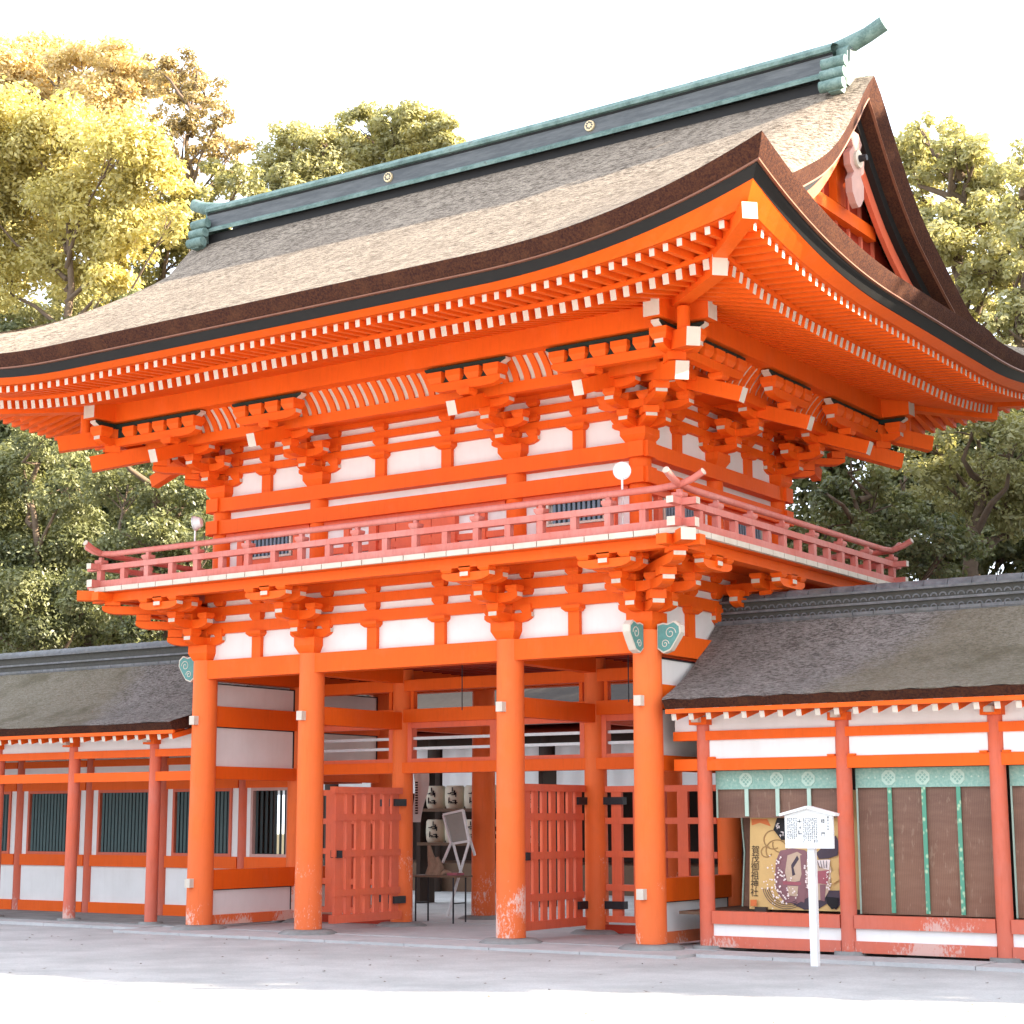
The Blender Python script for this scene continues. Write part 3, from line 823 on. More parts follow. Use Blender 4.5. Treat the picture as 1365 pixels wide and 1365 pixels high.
# boards over the rafters, the kioi bar and the eave fascia
for sd_, (t_, d_, c_, H) in SIDES.items():
    NS = 48
    def strip(o_z):
        rows = []
        for o, dz, zt in o_z:
            r = []
            for k in range(NS + 1):
                s = -1 + 2 * k / NS; a = s * (H + o)
                r.append(P(sd_, a, o, rafter_z(sd_, a, o, zt) + dz))
            rows.append(r)
        return rows
    mb = MB(); mb.grid(strip([(1.0, .068, 8.225), (2.46, .068, 7.86)]), VM)
    mb.grid(strip([(2.40, .049, 8.025), (3.2, .049, 7.945)]), VM)
    mb.build("eave_board", gate)
    mb = MB()
    mb.grid(strip([(2.39, .065, 7.875), (2.39, .14, 7.875)]), VM, False); mb.grid(strip([(2.53, .135, 7.845), (2.53, .068, 7.845)]), VM, False)
    mb.grid(strip([(2.53, .066, 7.845), (2.39, .066, 7.875)]), VM, False)
    mb.grid(strip([(2.53, .130, 7.845), (2.39, .14, 7.875)]), VM, False)
    mb.build("eave_bar", gate)
    # fascia between flying rafters and the bark edge
    rows = [[], [], []]
    for k in range(NS + 1):
        s = -1 + 2 * k / NS
        for j, o in enumerate((3.12, 3.22, 3.40)):
            a = s * (H + o); c = (1 - abs(s)) * (H + EO); kk = 1 + .35 * rise(c) / RISE
            zt = 8.36 + rise(c) - .32 * kk + .01
            zb = rafter_z(sd_, a, 3.15, 7.95) + .05
            rows[j].append(P(sd_, a, o, (zb + .004, zb, zt)[j]))
    mb = MB(); mb.grid(rows, VM, False); mb.build("eave_fascia", gate)
# hip rafters
for sx, sy in ((1, -1), (-1, -1), (1, 1), (-1, 1)):
    c = V((4.01 * sx, 0 if sy < 0 else 4.5, 0)); u = V((sx, sy, 0))
    hp = MB()
    p0, p1 = c + u * .9, c + u * 2.50
    rz = .72 * rise(EO - 2.5)
    hp.beam((p0.x, p0.y, 8.17), (p1.x, p1.y, 7.78 + rz), .19, .25, VM, end1=WP)
    p0, p1 = c + u * 2.2, c + u * 3.30
    hp.beam((p0.x, p0.y, 7.93 + rz), (p1.x, p1.y, 8.30), .18, .20, VM, end1=WP)
    hp.build("hip_rafter", gate)

# ------------------------------------------------------------------ bark roof
def hprof(d): d = max(0, d); return .55 * d + .00044 * d ** 4
def rfall(d): return max(0.0, 1 - d / 4.0)
VX = 6.6                                    # gable verge
DH = HX + EO - VX                           # depth where the hip meets the verge
DR = EO + 2.245                              # depth of the front slope at the ridge
def roll(ax, d):
    # the bark surface rolls down towards the gable verge
    t_ = min(1.0, max(0.0, (ax - 5.55) / (VX - 5.55)))
    k = min(1.0, max(0.0, (d - DH) / 1.4)); k = k * k * (3 - 2 * k)
    top = 1 - .85 * min(1.0, max(0.0, (d - 4.3) / 1.3)) ** 1.5
    return .43 * t_ ** 2.2 * k * top
def ztop(c, d, ax=0.0): return 8.36 + rise(c) * rfall(d) + hprof(d) - roll(ax, d)
roof_mb = MB()
for sd_ in ("front", "back"):
    H = HX; rows = []; NS = 110
    ds = [0, .06, .2, .45, .8, DH] + [DH + (DR - DH) * k / 22 for k in range(1, 23)]
    for d in ds:
        A = max(H + EO - d, VX); r = []
        for k in range(NS + 1):
            s = -1 + 2 * k / NS; s = math.copysign(1 - (1 - abs(s)) ** 1.25, s); a = s * A
            r.append(P(sd_, a, EO - d, ztop(H + EO - abs(a), d, abs(a))))
        rows.append(r)
    roof_mb.grid(rows, "cypress_bark_roof")
for sd_ in ("right", "left"):
    H = HY; rows = []; NS = 48
    for d in [0, .06, .2, .45, .8, DH, 1.5, 1.95]:
        A = H + EO - d; r = []
        for k in range(NS + 1):
            s = -1 + 2 * k / NS; a = s * A
            r.append(P(sd_, a, EO - d, ztop(EO + H - abs(a), d)))
        rows.append(r)
    roof_mb.grid(rows, "cypress_bark_roof")
roof = roof_mb.build("roof", gate)
# bark edge all round
edge = MB()
for sd_, (t_, d_, c_, H) in SIDES.items():
    NS = 72
    def erow(o, dz):
        r = []
        for k in range(NS + 1):
            s = -1 + 2 * k / NS; s = math.copysign(1 - (1 - abs(s)) ** 1.25, s)
            c = (1 - abs(s)) * (H + EO); kk = 1 + .35 * rise(c) / RISE
            jit = .006 * math.sin(k * 12.9898) if dz == 0 else 0
            r.append(P(sd_, s * (H + o), o, 8.36 + rise(c) + dz * kk + jit * 0))
        return r
    edge.grid([erow(EO, 0), erow(EO - .02, -.05), erow(EO - .105, -.195)], "bark_edge")
    edge.grid([erow(EO - .092, -.19), erow(EO - .088, -.21), erow(EO - .13, -.212)], "copper_strip", False)
    edge.grid([erow(EO - .14, -.21), erow(EO - .24, -.315), erow(EO - .42, -.32)], "black_board", False)
edge.build("roof_edge", roof)

def verge_line(sd_, n=26, d0=None):
    """points and downward normals of the roof surface along the verge, from the hip up to the ridge"""
    out = []
    d0 = DH if d0 is None else d0
    for k in range(n + 1):
        d = d0 + (DR - d0) * k / n
        z = ztop(HX + EO - VX, d, VX); dd = .02
        sl = (ztop(HX + EO - VX, d + dd, VX) - ztop(HX + EO - VX, d - dd, VX)) / (2 * dd)
        nrm = V((0, -sl, 1)).normalized() if sd_ == "front" else V((0, sl, 1)).normalized()
        y = -(EO - d) if sd_ == "front" else 4.5 + EO - d
        out.append((V((0, y, z)), nrm))
    return out
for sx in (1, -1):
    vg = MB(); bo = MB()
    for sd_ in ("front", "back"):
        L = verge_line(sd_)
        def vr(x, off): return [V((x * sx, p.y, p.z)) - nn * off for p, nn in L]
        fl = (sd_ == "back") ^ (sx < 0)
        vg.grid([vr(VX, 0), vr(VX - .02, .06), vr(VX - .10, .24)], "bark_edge", True, fl)
        vg.grid([vr(VX - .095, .235), vr(VX - .09, .255), vr(VX - .13, .258)], "copper_strip", False, fl)
        vg.grid([vr(VX - .13, .255), vr(VX - .42, .30)], "bark_edge", False, fl)
        vg.grid([vr(VX - .30, .28), vr(VX - .32, .40), vr(VX - .55, .40)], "black_board", False, fl)
        for q0, q1 in ((.36, .60),):
            a_ = vr(VX - .42, q0); b_ = vr(VX - .42, q1); c2 = vr(VX - .49, q1); d2 = vr(VX - .49, q0)
            bo.grid([a_, b_], "door_paint", False, fl); bo.grid([b_, c2], WP if sd_ == "front" else "door_paint", False, fl); bo.grid([c2, d2], "door_paint", False, fl)  # front underside painted white, its sunlit look put into the colour
    vg.build("verge_edge", roof); bo.build("bargeboard", roof)
    # gable wall
    gx = (VX - .72) * sx
    L = verge_line("front"); Lb = verge_line("back")
    poly = [(p.y, p.z - .30) for p, n_ in L] + [(p.y, p.z - .30) for p, n_ in Lb][::-1]
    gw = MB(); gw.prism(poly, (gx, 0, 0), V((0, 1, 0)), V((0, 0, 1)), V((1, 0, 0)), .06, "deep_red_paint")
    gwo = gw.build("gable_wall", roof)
    for k in range(13):
        bt = MB()
        y = -.4 + 5.3 * k / 12
        zt_ = ztop(9, EO + 2.25 - abs(y - 2.25), VX) - .5
        bt.span((gx + sx * .05 - .02, y - .03, 8.9), (gx + sx * .05 + .02, y + .03, zt_ - .1), "faded_paint")
        bt.build("gable_batten", gwo)
    gb = MB()
    gb.span((min(gx, gx + sx * .16), 1.05, 10.02), (max(gx, gx + sx * .16), 3.45, 10.22), VM); gb.span((min(gx, gx + sx * .15), 2.1, 10.24), (max(gx, gx + sx * .15), 2.4, 11.2), VM)
    gb.build("gable_beam", gwo)
    # carved pendant below the peak
    def lobe(cy, cz, r, n=14): return [(cy + r * math.cos(k * 2 * math.pi / n), cz + r * math.sin(k * 2 * math.pi / n)) for k in range(n)]
    pf = [(-.08, .42), (-.20, .30), (-.12, .18), (-.26, .06), (-.24, -.12), (-.12, -.20), (-.22, -.32), (-.20, -.52), (-.08, -.66), (0, -.70),
          (.08, -.66), (.20, -.52), (.22, -.32), (.12, -.20), (.24, -.12), (.26, .06), (.12, .18), (.20, .30), (.08, .42)]
    pn = MB(); pn.prism(pf[::-1], ((VX - .36) * sx, 2.25, 10.85), V((0, 1, 0)), V((0, 0, 1)), V((1, 0, 0)), .10, "gegyo_pink")
    pn.prism(lobe(0, .02, .13), ((VX - .30) * sx, 2.25, 10.85), V((0, 1, 0)), V((0, 0, 1)), V((1, 0, 0)), .06, WP)
    pn.cyl(((VX - .3) * sx, 2.25, 10.87), ((VX - .16) * sx, 2.25, 10.87), .055, .045, "black_iron", 12)
    pn.build("gable_pendant", roof)

# ridge
rg = MB(); RX = 6.12
sec = [(-.40, 11.985), (-.41, 12.035), (-.37, 12.07), (-.34, 12.09), (-.33, 12.10)]
def ridge_rows(sec, flip=False):
    return [[V((-RX + 2 * RX * k / 30, 2.25 + y, z + .05 * (abs(-1 + 2 * k / 30)) ** 2)) for k in range(31)] for y, z in sec]
full = lambda s_: s_ + [(-y, z) for y, z in s_[::-1]]
rg.grid(ridge_rows(sec), "copper_patina", False); rg.grid(ridge_rows([(-y, z) for y, z in sec][::-1]), "copper_patina", False)
d1 = [(-.33, 12.10), (-.33, 12.335)]
rg.grid(ridge_rows(d1), "dark_copper", False); rg.grid(ridge_rows([(-y, z) for y, z in d1][::-1]), "dark_copper", False)
d2 = [(-.33, 12.335), (-.345, 12.338), (-.345, 12.365), (-.33, 12.37)]
rg.grid(ridge_rows(full(d2)[:4]), "black_board", False); rg.grid(ridge_rows(full(d2)[4:]), "black_board", False)
cap = [(-.33, 12.37), (-.39, 12.378), (-.40, 12.43), (-.33, 12.51), (-.18, 12.555), (0, 12.57)]
rg.span((-RX + .02, 1.95, 11.80), (RX - .02, 2.55, 12.02), "black_board")  # closes the ridge base, black to paint in the shaded gap under the flange
rg.grid(ridge_rows(full(cap)), "copper_patina", False)
ridge = rg.build("ridge", roof)
for x in (-4.6, -1.95, 2.03, 4.6):
    if abs(x) > 4: continue
    for sy in (-1, 1):
        cr = MB(); cr.cyl((x, 2.25 + sy * .325, 12.235), (x, 2.25 + sy * .36, 12.235), .09, .085, "gilt", 20)
        for k in range(8):
            an = k * math.pi / 4; cr.cyl((x + .05 * math.cos(an), 2.25 + sy * .36, 12.24 + .05 * math.sin(an)), (x + .05 * math.cos(an), 2.25 + sy * .372, 12.24 + .05 * math.sin(an)), .016, .012, "dark_copper", 8)
        cr.build("ridge_crest", ridge)
for sx in (1, -1):
    en = MB(); X = RX * sx
    prof_ = [(-.40, 11.86), (.40, 11.86), (.38, 12.18), (.22, 12.30), (.19, 12.50), (.10, 12.58), (-.10, 12.58), (-.19, 12.50), (-.22, 12.30), (-.38, 12.18)]
    en.prism(prof_, (X + sx * .08, 2.25, 0), V((0, 1, 0)), V((0, 0, 1)), V((1, 0, 0)), .17, "copper_patina")
    en.prism([(y * .84, 12.22 + (z - 12.22) * .9) for y, z in prof_], (X + sx * .18, 2.25, 0), V((0, 1, 0)), V((0, 0, 1)), V((1, 0, 0)), .03, "ridge_plate")
    for k, (yy, zz) in enumerate(((.44, 12.20), (.49, 12.01), (.54, 11.83))):
        for sy in (-1, 1): en.cyl((X - sx * .12, 2.25 + sy * yy, zz), (X + sx * .24, 2.25 + sy * yy, zz), .085, .085, "copper_patina", 14)
        for sy in (-1, 1): en.span((min(X, X + sx * .18), 2.25 + sy * (yy - .1) - .1, zz - .1), (max(X, X + sx * .18), 2.25 + sy * (yy - .1) + .1, zz + .1), "copper_patina")
    en.tube([(X - sx * .40, 2.25, 12.55), (X + sx * .12, 2.25, 12.62), (X + sx * .40, 2.25, 12.70), (X + sx * .66, 2.25, 12.81)], [.10, .13, .115, .115], "copper_patina", 14)
    en.build("ridge_end", ridge)

# cloud-shaped beam noses at the corner columns
def nose(cx, cy, u):
    prof = [(.88 * a_, .88 * b_) for a_, b_ in ((0, -.17), (.10, -.24), (.22, -.20), (.33, -.05), (.40, .06), (.39, .17), (.30, .24), (.18, .20), (.10, .22), (0, .20))]
    mb = MB(); u = V(u); side = u.cross(V((0, 0, 1)))
    mb.prism(prof, (cx + u.x * .19, cy + u.y * .19, 3.95), u, V((0, 0, 1)), side, .10, "teal_paint", WP, "teal_paint")
    n = mb.build("beam_nose", gate)
    inner = [(x * .90 + .012, y * .89) for x, y in prof]
    for sg in (-1, 1):
        e = MB(); e.prism([(x, y) for x, y in prof], V((cx, cy, 3.95)) + u * .19 + side * (.052 * sg), u, V((0, 0, 1)), side, .006, WP); 
        e.prism(inner, V((cx, cy, 3.95)) + u * .19 + side * (.059 * sg), u, V((0, 0, 1)), side, .008, "teal_paint")
        for (qx, qy, qr) in ((.20, .05, .085), (.12, -.09, .06)):
            sp = [V((cx, cy, 3.95)) + u * (.19 + qx + qr * (1 - k / 26) * math.cos(k * .42)) + V((0, 0, qy + qr * (1 - k / 26) * math.sin(k * .42))) + side * (.064 * sg) for k in range(22)]
            e.tube(sp, [.006] * 22, WP, 5)
        e.build("nose_rim", n)
for cx, cy, us in ((4.01, 0, ((1, 0, 0), (0, -1, 0))), (-4.01, 0, ((-1, 0, 0), (0, -1, 0))), (4.01, 4.5, ((1, 0, 0),)), (-4.01, 4.5, ((-1, 0, 0),))):
    for u in us:
        if cx < 0 and u == (0, -1, 0): continue
        nose(cx, cy, u)

# ------------------------------------------------------------------ galleries on both sides of the gate
FP = "faded_paint"
def gallery(sx, posts, xend, name_label):
    g = thing("shrine_gallery", name_label, "gallery", (sx * 9, 2.25, GZ), "roofed galleries flanking the gate")
    X0 = 4.24 * sx
    xs = lambda a, b: (min(a, b), max(a, b))
    # roof: two concave slopes, thatch edge, ridge of tiles
    prof = [(-.36, 3.105), (-.30, 3.135), (.0, 3.225), (.45, 3.385), (.9, 3.60), (1.3, 3.83), (1.65, 4.07), (1.98, 4.33)]
    N = 60; rm = MB()
    for back in (0, 1):
        rows = []
        for y, z in prof:
            f = (y + .36) / 2.34
            xa = (4.42 - .40 * f ** .8) * sx
            yy = y if not back else 4.5 - y
            rows.append([V((xa + (xend - xa) * k / N, yy, z + .012 * math.sin(k * 1.7) * (f < .02))) for k in range(N + 1)])
        rm.grid(rows, "gallery_bark_roof")
    roof = rm.build("roof", g)
    em = MB()
    for back in (0, 1):
        f = lambda y: y if not back else 4.5 - y
        xa = 4.42 * sx
        em.grid([[V((xa, f(-.36), 3.105)), V((xend, f(-.36), 3.105))], [V((xa, f(-.27), 2.99)), V((xend, f(-.27), 2.99))], [V((xa, f(.30), 3.05)), V((xend, f(.30), 3.05))]], "bark_edge", False)
        em.add([V((xa, f(y), z)) for y, z in [(-.36, 3.105), (-.27, 2.99), (.30, 3.05), (.45, 3.385), (0, 3.225), (-.30, 3.135)]], [(0, 1, 2, 3, 4, 5)], "bark_edge")
    em.build("roof_edge", roof)
    rd = MB(); a, b = xs(4.03 * sx, xend)
    rd.span((a, 1.92, 4.25), (b, 2.58, 4.335), "roof_tile")
    rd.span((a, 2.03, 4.335), (b, 2.47, 4.445), "lattice_tile"); rd.span((a, 1.98, 4.445), (b, 2.52, 4.478), "roof_tile")
    rd.span((a, 2.05, 4.478), (b, 2.45, 4.60), "lattice_tile"); rd.span((a, 1.97, 4.60), (b, 2.53, 4.632), "roof_tile")
    x = a; k = 0
    while x < b - .2:
        rd.cyl((x + .006, 2.25, 4.625), (min(x + .33, b), 2.25, 4.625), .128 + .003 * (k % 2), .122, "roof_tile", 14); x += .336; k += 1
    x = a + .08
    while x < min(b, a + 22) and x > b - 22 or (sx > 0 and x < b and x < 16) or (sx < 0 and x < b - .1 and x > -16):
        for z, y, r in ((4.375, 2.028, .048), (4.52, 2.048, .055)):
            pr = [(r * math.cos(q * math.pi / 7), r * math.sin(q * math.pi / 7)) for q in range(8)] + [(r * .62 * math.cos(q * math.pi / 7), r * .62 * math.sin(q * math.pi / 7)) for q in range(7, -1, -1)]
            rd.prism(pr, (x, y, z - .02), V((1, 0, 0)), V((0, 0, 1)), V((0, -1, 0)), .02, "roof_tile")
        x += .125
        if sx < 0 and x > b: break
    x = a
    while x < b - .2:
        rd.span((x + .004, 1.905, 4.30), (min(x + .30, b) - .004, 1.925, 4.343), "roof_tile"); x += .30
    rd.build("roof_ridge", roof)
    # posts
    YP = .33; allp = [p for p in posts]
    for p in allp:
        for y in ((YP, 4.17) if abs(p) < 16 else (YP,)):
            pm = MB(); pm.cyl((p, y, -.02), (p, y, 2.80), .103, .096, FP, 18)
            po = pm.build("post", g)
            bs = MB(); bs.cyl((p, y, GZ - .02), (p, y, -.015), .21, .19, "stone", 16); bs.build("base_stone", po)
            cp = MB(); cp.span((p - .13, y - .17, 2.80), (p + .13, y + .17, 2.90), VM); cp.span((p - .05, y - .26, 2.83), (p + .05, y - .16, 2.90), WP); cp.build("bracket", po)
    # plates, fascia, plaster under the eaves and rafters
    for y in (YP, 4.17):
        s_ = -1 if y < 2 else 1
        b = MB(); b.span((xs(X0, xend)[0], y - .075, 2.60), (xs(X0, xend)[1], y + .075, 2.72), VM); b.build("tie_beam", g)
        b = MB(); b.span((xs(X0, xend)[0], y - .065, 2.21), (xs(X0, xend)[1], y + .065, 2.36), VM); b.build("tie_beam", g)
        w = MB(); w.span((xs(X0, xend)[0], y - .02, 2.72), (xs(X0, xend)[1], y + .02, 3.25), "white_plaster"); w.build("plaster_panel", g)
        f = MB(); yy = y + s_ * .58; f.span((xs(4.42 * sx, xend)[0], yy - .02, 2.93), (xs(4.42 * sx, xend)[1], yy + .02, 2.987), VM); f.build("eave_fascia", g)
        x = abs(X0) + .28; k = 0
        far = MB()
        while x < abs(xend) - .1:
            rr = MB() if x < 13 and y < 2 else far
            rr.beam((x * sx, y - s_ * .1, 3.045), (x * sx, y + s_ * .55, 2.885), .07, .085, VM, end1=WP)
            if rr is not far: rr.build("rafter", g)
            x += .252
        far.build("rafter", g, kind="stuff")
    return g
rp = [4.66 + 1.96 * k for k in range(5)]
lp = [-5.39 - 1.90 * k for k in range(16)]
gr = gallery(1, rp, 13.2, "roofed gallery with brown bamboo blinds and green valances hung between its red posts")
gl = gallery(-1, lp, -34.0, "open fronted roofed gallery with dark barred windows in its white rear wall")

# right gallery: low wall, sill, plaster bands, floor and back wall
xe = 13.2
for k in range(len(rp)):
    a = rp[k] + .095; b = (rp[k + 1] - .095) if k + 1 < len(rp) else xe
    if a > 16: break
    for z0, z1, d, m in ((-.03, .11, .06, "faded_paint"), (.26, .42, .07, "faded_paint")):
        q = MB(); q.span((a, .33 - d, z0), (b, .33 + d, z1), m); q.build("wall_rail", gr)
    q = MB(); q.span((a, .305, .11), (b, .355, .26), "white_plaster"); q.build("plaster_panel", gr)
    q = MB(); q.span((a, .30, 2.36), (b, .36, 2.60), "white_plaster"); q.build("plaster_panel", gr)
    for x in (a, b - .09):
        q = MB(); q.span((x, .24, 2.36), (x + .09, .30, 2.385), VM); q.build("beam_shelf", gr)
q = MB(); q.span((4.2, .40, .36), (xe, 4.1, .40), "old_timber"); q.build("floor", gr)
q = MB(); q.span((4.2, 2.62, .40), (xe, 2.68, 3.6), "shadow_timber"); q.build("back_wall", gr)  # added wall, shade put into its timber colour to darken the bay
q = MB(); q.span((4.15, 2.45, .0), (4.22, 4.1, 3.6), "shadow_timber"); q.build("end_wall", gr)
for k in range(5):
    q = MB(); q.span((4.72 + k * 1.96 - .05, 2.57, .4), (4.72 + k * 1.96 + .05, 2.62, 2.9), "old_timber"); q.build("wall_stud", gr)

# left gallery: windowed wall under the ridge
def window(g, x0, x1, y, z0, z1, see=False):
    fr = MB()
    for a, b, c, d in ((x0 - .05, x1 + .05, z0 - .05, z0), (x0 - .05, x1 + .05, z1, z1 + .05), (x0 - .05, x0, z0, z1), (x1, x1 + .05, z0, z1)):
        fr.span((a, y - .06, c), (b, y + .04, d), "gegyo_pink" if see else "faded_paint")
    w = fr.build("window", g)
    n = int((x1 - x0) / (.085 if not see else .105)); bb = MB()
    for k in range(n):
        x = x0 + (x1 - x0) * (k + .5) / n; r = .027
        bb.beam((x, y - .01, z0), (x, y - .01, z1), .04, .04, "teal_bar" if not see else "dark_pane", up=(1, 1, 0))
    bb.build("window_bars", w)
    if not see:
        p = MB(); p.span((x0, y + .045, z0), (x1, y + .06, z1), "dark_pane"); p.build("dark_backing", w)  # dark sheet painting in the unlit space behind the bars
YW = 2.25
rps = [-5.2 - 1.87 * k for k in range(14)]
for k, p in enumerate(rps):
    m = MB(); m.cyl((p, YW, -.05), (p, YW, 3.9), .10, .095, FP, 16); m.build("wall_post", gl)
segs = [(-4.05, rps[0])] + [(rps[k], rps[k + 1]) for k in range(len(rps) - 1)]
for k, (xb, xa) in enumerate(segs):
    if xb < -17: break
    a, b = xa + .09, xb - .09
    see = k == 0
    for z0, z1, d in ((-.06, .14, .07), (.77, .97, .075), (2.12, 2.36, .075), (2.54, 2.66, .07)):
        q = MB(); q.span((a, YW - d, z0), (b, YW + d, z1), VM); q.build("wall_rail", gl)
    for z0, z1 in ((.14, .77), (2.36, 2.54), (2.66, 3.9)):
        q = MB(); q.span((a, YW - .03, z0), (b, YW + .03, z1), "white_plaster"); q.build("plaster_panel", gl)
    L = b - a; w0, w1 = (a + .20, b - .20)
    if see: w0, w1 = a + .16, b - .06
    for p0, p1 in ((a, w0 - .05), (w1 + .05, b)):
        if p1 - p0 > .03:
            q = MB(); q.span((p0, YW - .03, .97), (p1, YW + .03, 2.12), "white_plaster"); q.build("plaster_panel", gl)
    window(gl, w0, w1, YW, 1.02, 2.07, see)
q = MB(); q.span((-34, 4.12, 0), (-6.2, 4.18, 3.6), "shadow_timber"); q.build("back_wall", gl)  # wall added to keep the rear half dark, left open near the gate
q = MB(); q.span((-34, .16, GZ - .02), (-4.3, 4.2, -.045), "stone"); q.build("floor", gl)

# ------------------------------------------------------------------ blinds in the right gallery
def blind(x0, x1, zb, label, y=.445, strips=3, edge=True):
    b = thing("bamboo_blind", label, "blind", ((x0 + x1) / 2, y, 2.21), "bamboo blinds with green brocade borders")
    m = MB(); n = 40; rows = []
    for j in range(9):
        z = 2.0 + (zb - 2.0) * j / 8
        rows.append([V((x0 + (x1 - x0) * k / n, y + .035 + .012 * math.sin(j * .9 + k * .5) * (j / 8), z)) for k in range(n + 1)])
    m.grid(rows, "bamboo_blind"); m.build("slat_sheet", b)
    v = MB(); v.span((x0, y - .004, 1.965), (x1, y + .012, 2.205), "brocade"); va = v.build("valance", b)
    w = (x1 - x0) / (strips + 1)
    for k in range(strips + 2):
        x = x0 + w * k; r = .098
        if k in (0, strips + 1):
            continue
        d = MB(); oc = [(r * math.cos(q * math.pi / 4 + math.pi / 8), r * math.sin(q * math.pi / 4 + math.pi / 8)) for q in range(8)]
        d.prism(oc, (x, y - .008, 2.085), V((1, 0, 0)), V((0, 0, 1)), V((0, -1, 0)), .006, "brocade_pale")
        for i in range(-1, 2):
            for j in range(-1, 2):
                cx_, cz_ = (i - j) * .028, (i + j) * .028
                d.prism([(cx_, cz_ - .017), (cx_ + .017, cz_), (cx_, cz_ + .017), (cx_ - .017, cz_)], (x, y - .014, 2.085), V((1, 0, 0)), V((0, 0, 1)), V((0, -1, 0)), .006, "brocade")
        d.build("medallion", va)
        s = MB(); s.span((x - .026, y - .002 if zb > 1 else y - .0, zb + .02), (x + .026, y + .016, 1.965), "brocade_strip" if zb < 1 else "brocade_pale"); s.build("brocade_strip", b)
    dd = MB()
    for k in range(strips + 1):
        for q in (.4, .6):
            x = x0 + w * (k + q); dd.cyl((x, y - .004, 2.085), (x, y - .010, 2.085), .012, .012, "brocade_pale", 8)
    dd.build("valance_dot", va)
    e = MB(); e.span((x0, y, zb), (x0 + .018, y + .02, 1.965), "brocade_pale"); e.build("edge_binding", b)
    e = MB(); e.span((x1 - .018, y, zb), (x1, y + .02, 1.965), "brocade_pale"); e.build("edge_binding", b)
    return b
blind(rp[0] + .10, rp[1] - .10, 1.60, "short raised bamboo blind with green valance above the painted board")
blind(rp[1] + .10, rp[2] - .10, .43, "long lowered bamboo blind with green brocade strips, hung next to the painted board")
blind(rp[2] + .10, rp[3] - .10, .43, "third bamboo blind from the gate, beyond the post with pale worn paint")
for k in range(3, 4): blind(rp[k] + .10, rp[k + 1] - .10, .43, "fourth" + " bamboo blind from the gate, hung far along the gallery")
sb = thing("side_blind", "narrow hanging bamboo blind with pale green edges beside the painted board", "blind", (4.97, 1.0, .45))
m = MB(); rows = []
for j in range(9):
    f = j / 8; wdt = .10 + .05 * abs(f - .5) * 2
    rows.append([V((4.98 - wdt, 1.0, 1.85 - 1.4 * f)), V((4.98 + wdt, 1.03, 1.85 - 1.4 * f))])
m.grid(rows, "bamboo_blind"); m.build("slat_sheet", sb)
for s_ in (-1, 1):
    m = MB(); m.tube([(4.98 + s_ * (.10 + .05 * abs(j / 8 - .5) * 2), 1.0 + .015 * s_, 1.85 - 1.4 * j / 8) for j in range(9)], [.012] * 9, "brocade_pale", 6); m.build("edge_binding", sb)

# ------------------------------------------------------------------ writing
def text_mesh(txt, size, mat, loc, name, parent, ex=V((1, 0, 0)), depth=.002, align='CENTER'):
    """letters as a flat mesh, in the plane of ex and Z, facing -Y side"""
    cu = bpy.data.curves.new("lettering", 'FONT'); cu.body = txt; cu.size = size; cu.align_x = align; cu.align_y = 'CENTER'; cu.resolution_u = 3
    o = bpy.data.objects.new("lettering", cu); COL.objects.link(o)
    dg = bpy.context.evaluated_depsgraph_get(); dg.update()
    me = bpy.data.meshes.new_from_object(o.evaluated_get(dg))
    bpy.data.objects.remove(o, do_unlink=True); bpy.data.curves.remove(cu)
    ez = V((0, 0, 1)); org = wloc(parent)
    for v in me.vertices:
        q = V(loc) + ex * v.co.x + ez * v.co.y - org; v.co = q
    me.materials.clear(); me.materials.append(M[mat])
    t = bpy.data.objects.new(name, me); COL.objects.link(t); t.parent = parent
    return t

# notice board
sg = thing("notice_board", "white wooden notice board with gabled top and small black writing, standing before the gallery", "notice board", (6.76, -1.0, GZ))
m = MB(); m.span((6.715, -1.02, GZ - .05), (6.805, -.95, 1.66), "white_enamel"); m.build("post", sg)
m = MB(); m.span((6.455, -1.062, 1.245), (7.065, -1.022, 1.625), "white_enamel"); brd = m.build("board", sg)
m = MB()
for s_ in (-1, 1):
    m.beam((6.76 - s_ * .0, -1.042, 1.722), (6.76 + s_ * .355, -1.042, 1.632), .13, .03, "white_enamel", up=(0, 0, 1))
m.add([(6.455, -1.058, 1.625), (7.065, -1.058, 1.625), (6.76, -1.058, 1.712)], [(0, 1, 2)], "white_enamel")
m.build("gable_cap", sg)
YB = -1.0655
for ch, z in (("楼", 1.555), ("門", 1.405)): text_mesh(ch, .055, "ink", (6.945, YB, z), "lettering", brd)
text_mesh("重", .026, "ink", (7.01, YB, 1.60), "lettering", brd)
for i, z in enumerate((1.555, 1.52, 1.485, 1.45, 1.415)):
    if i: text_mesh("要文化財"[i - 1], .026, "ink", (7.01, YB, 1.60 - .034 * i), "lettering", brd)
mk = MB(); rs = random.Random(3)
def strokes(x, z0, z1, s):
    z = z0
    while z > z1:
        for q in range(3):
            dx, dz = rs.uniform(-s, s), rs.uniform(-s, s); hor = rs.random() < .5
            mk.span((x + dx - (s if hor else s * .2), YB, z + dz - (s * .2 if hor else s)), (x + dx + (s if hor else s * .2), YB + .002, z + dz + (s * .2 if hor else s)), "ink")
        z -= s * 3.2
for x in (6.495, 6.522, 6.549, 6.576, 6.603): strokes(x, 1.59, 1.33 + rs.uniform(0, .05), .0065)
for x in (6.70, 6.727, 6.754, 6.781, 6.808, 6.835, 6.862): strokes(x, 1.59, 1.30 + rs.uniform(0, .06), .0065)
strokes(6.652, 1.56, 1.54, .018); strokes(6.652, 1.485, 1.475, .012); strokes(6.652, 1.415, 1.40, .02)
mk.build("small_writing", brd)

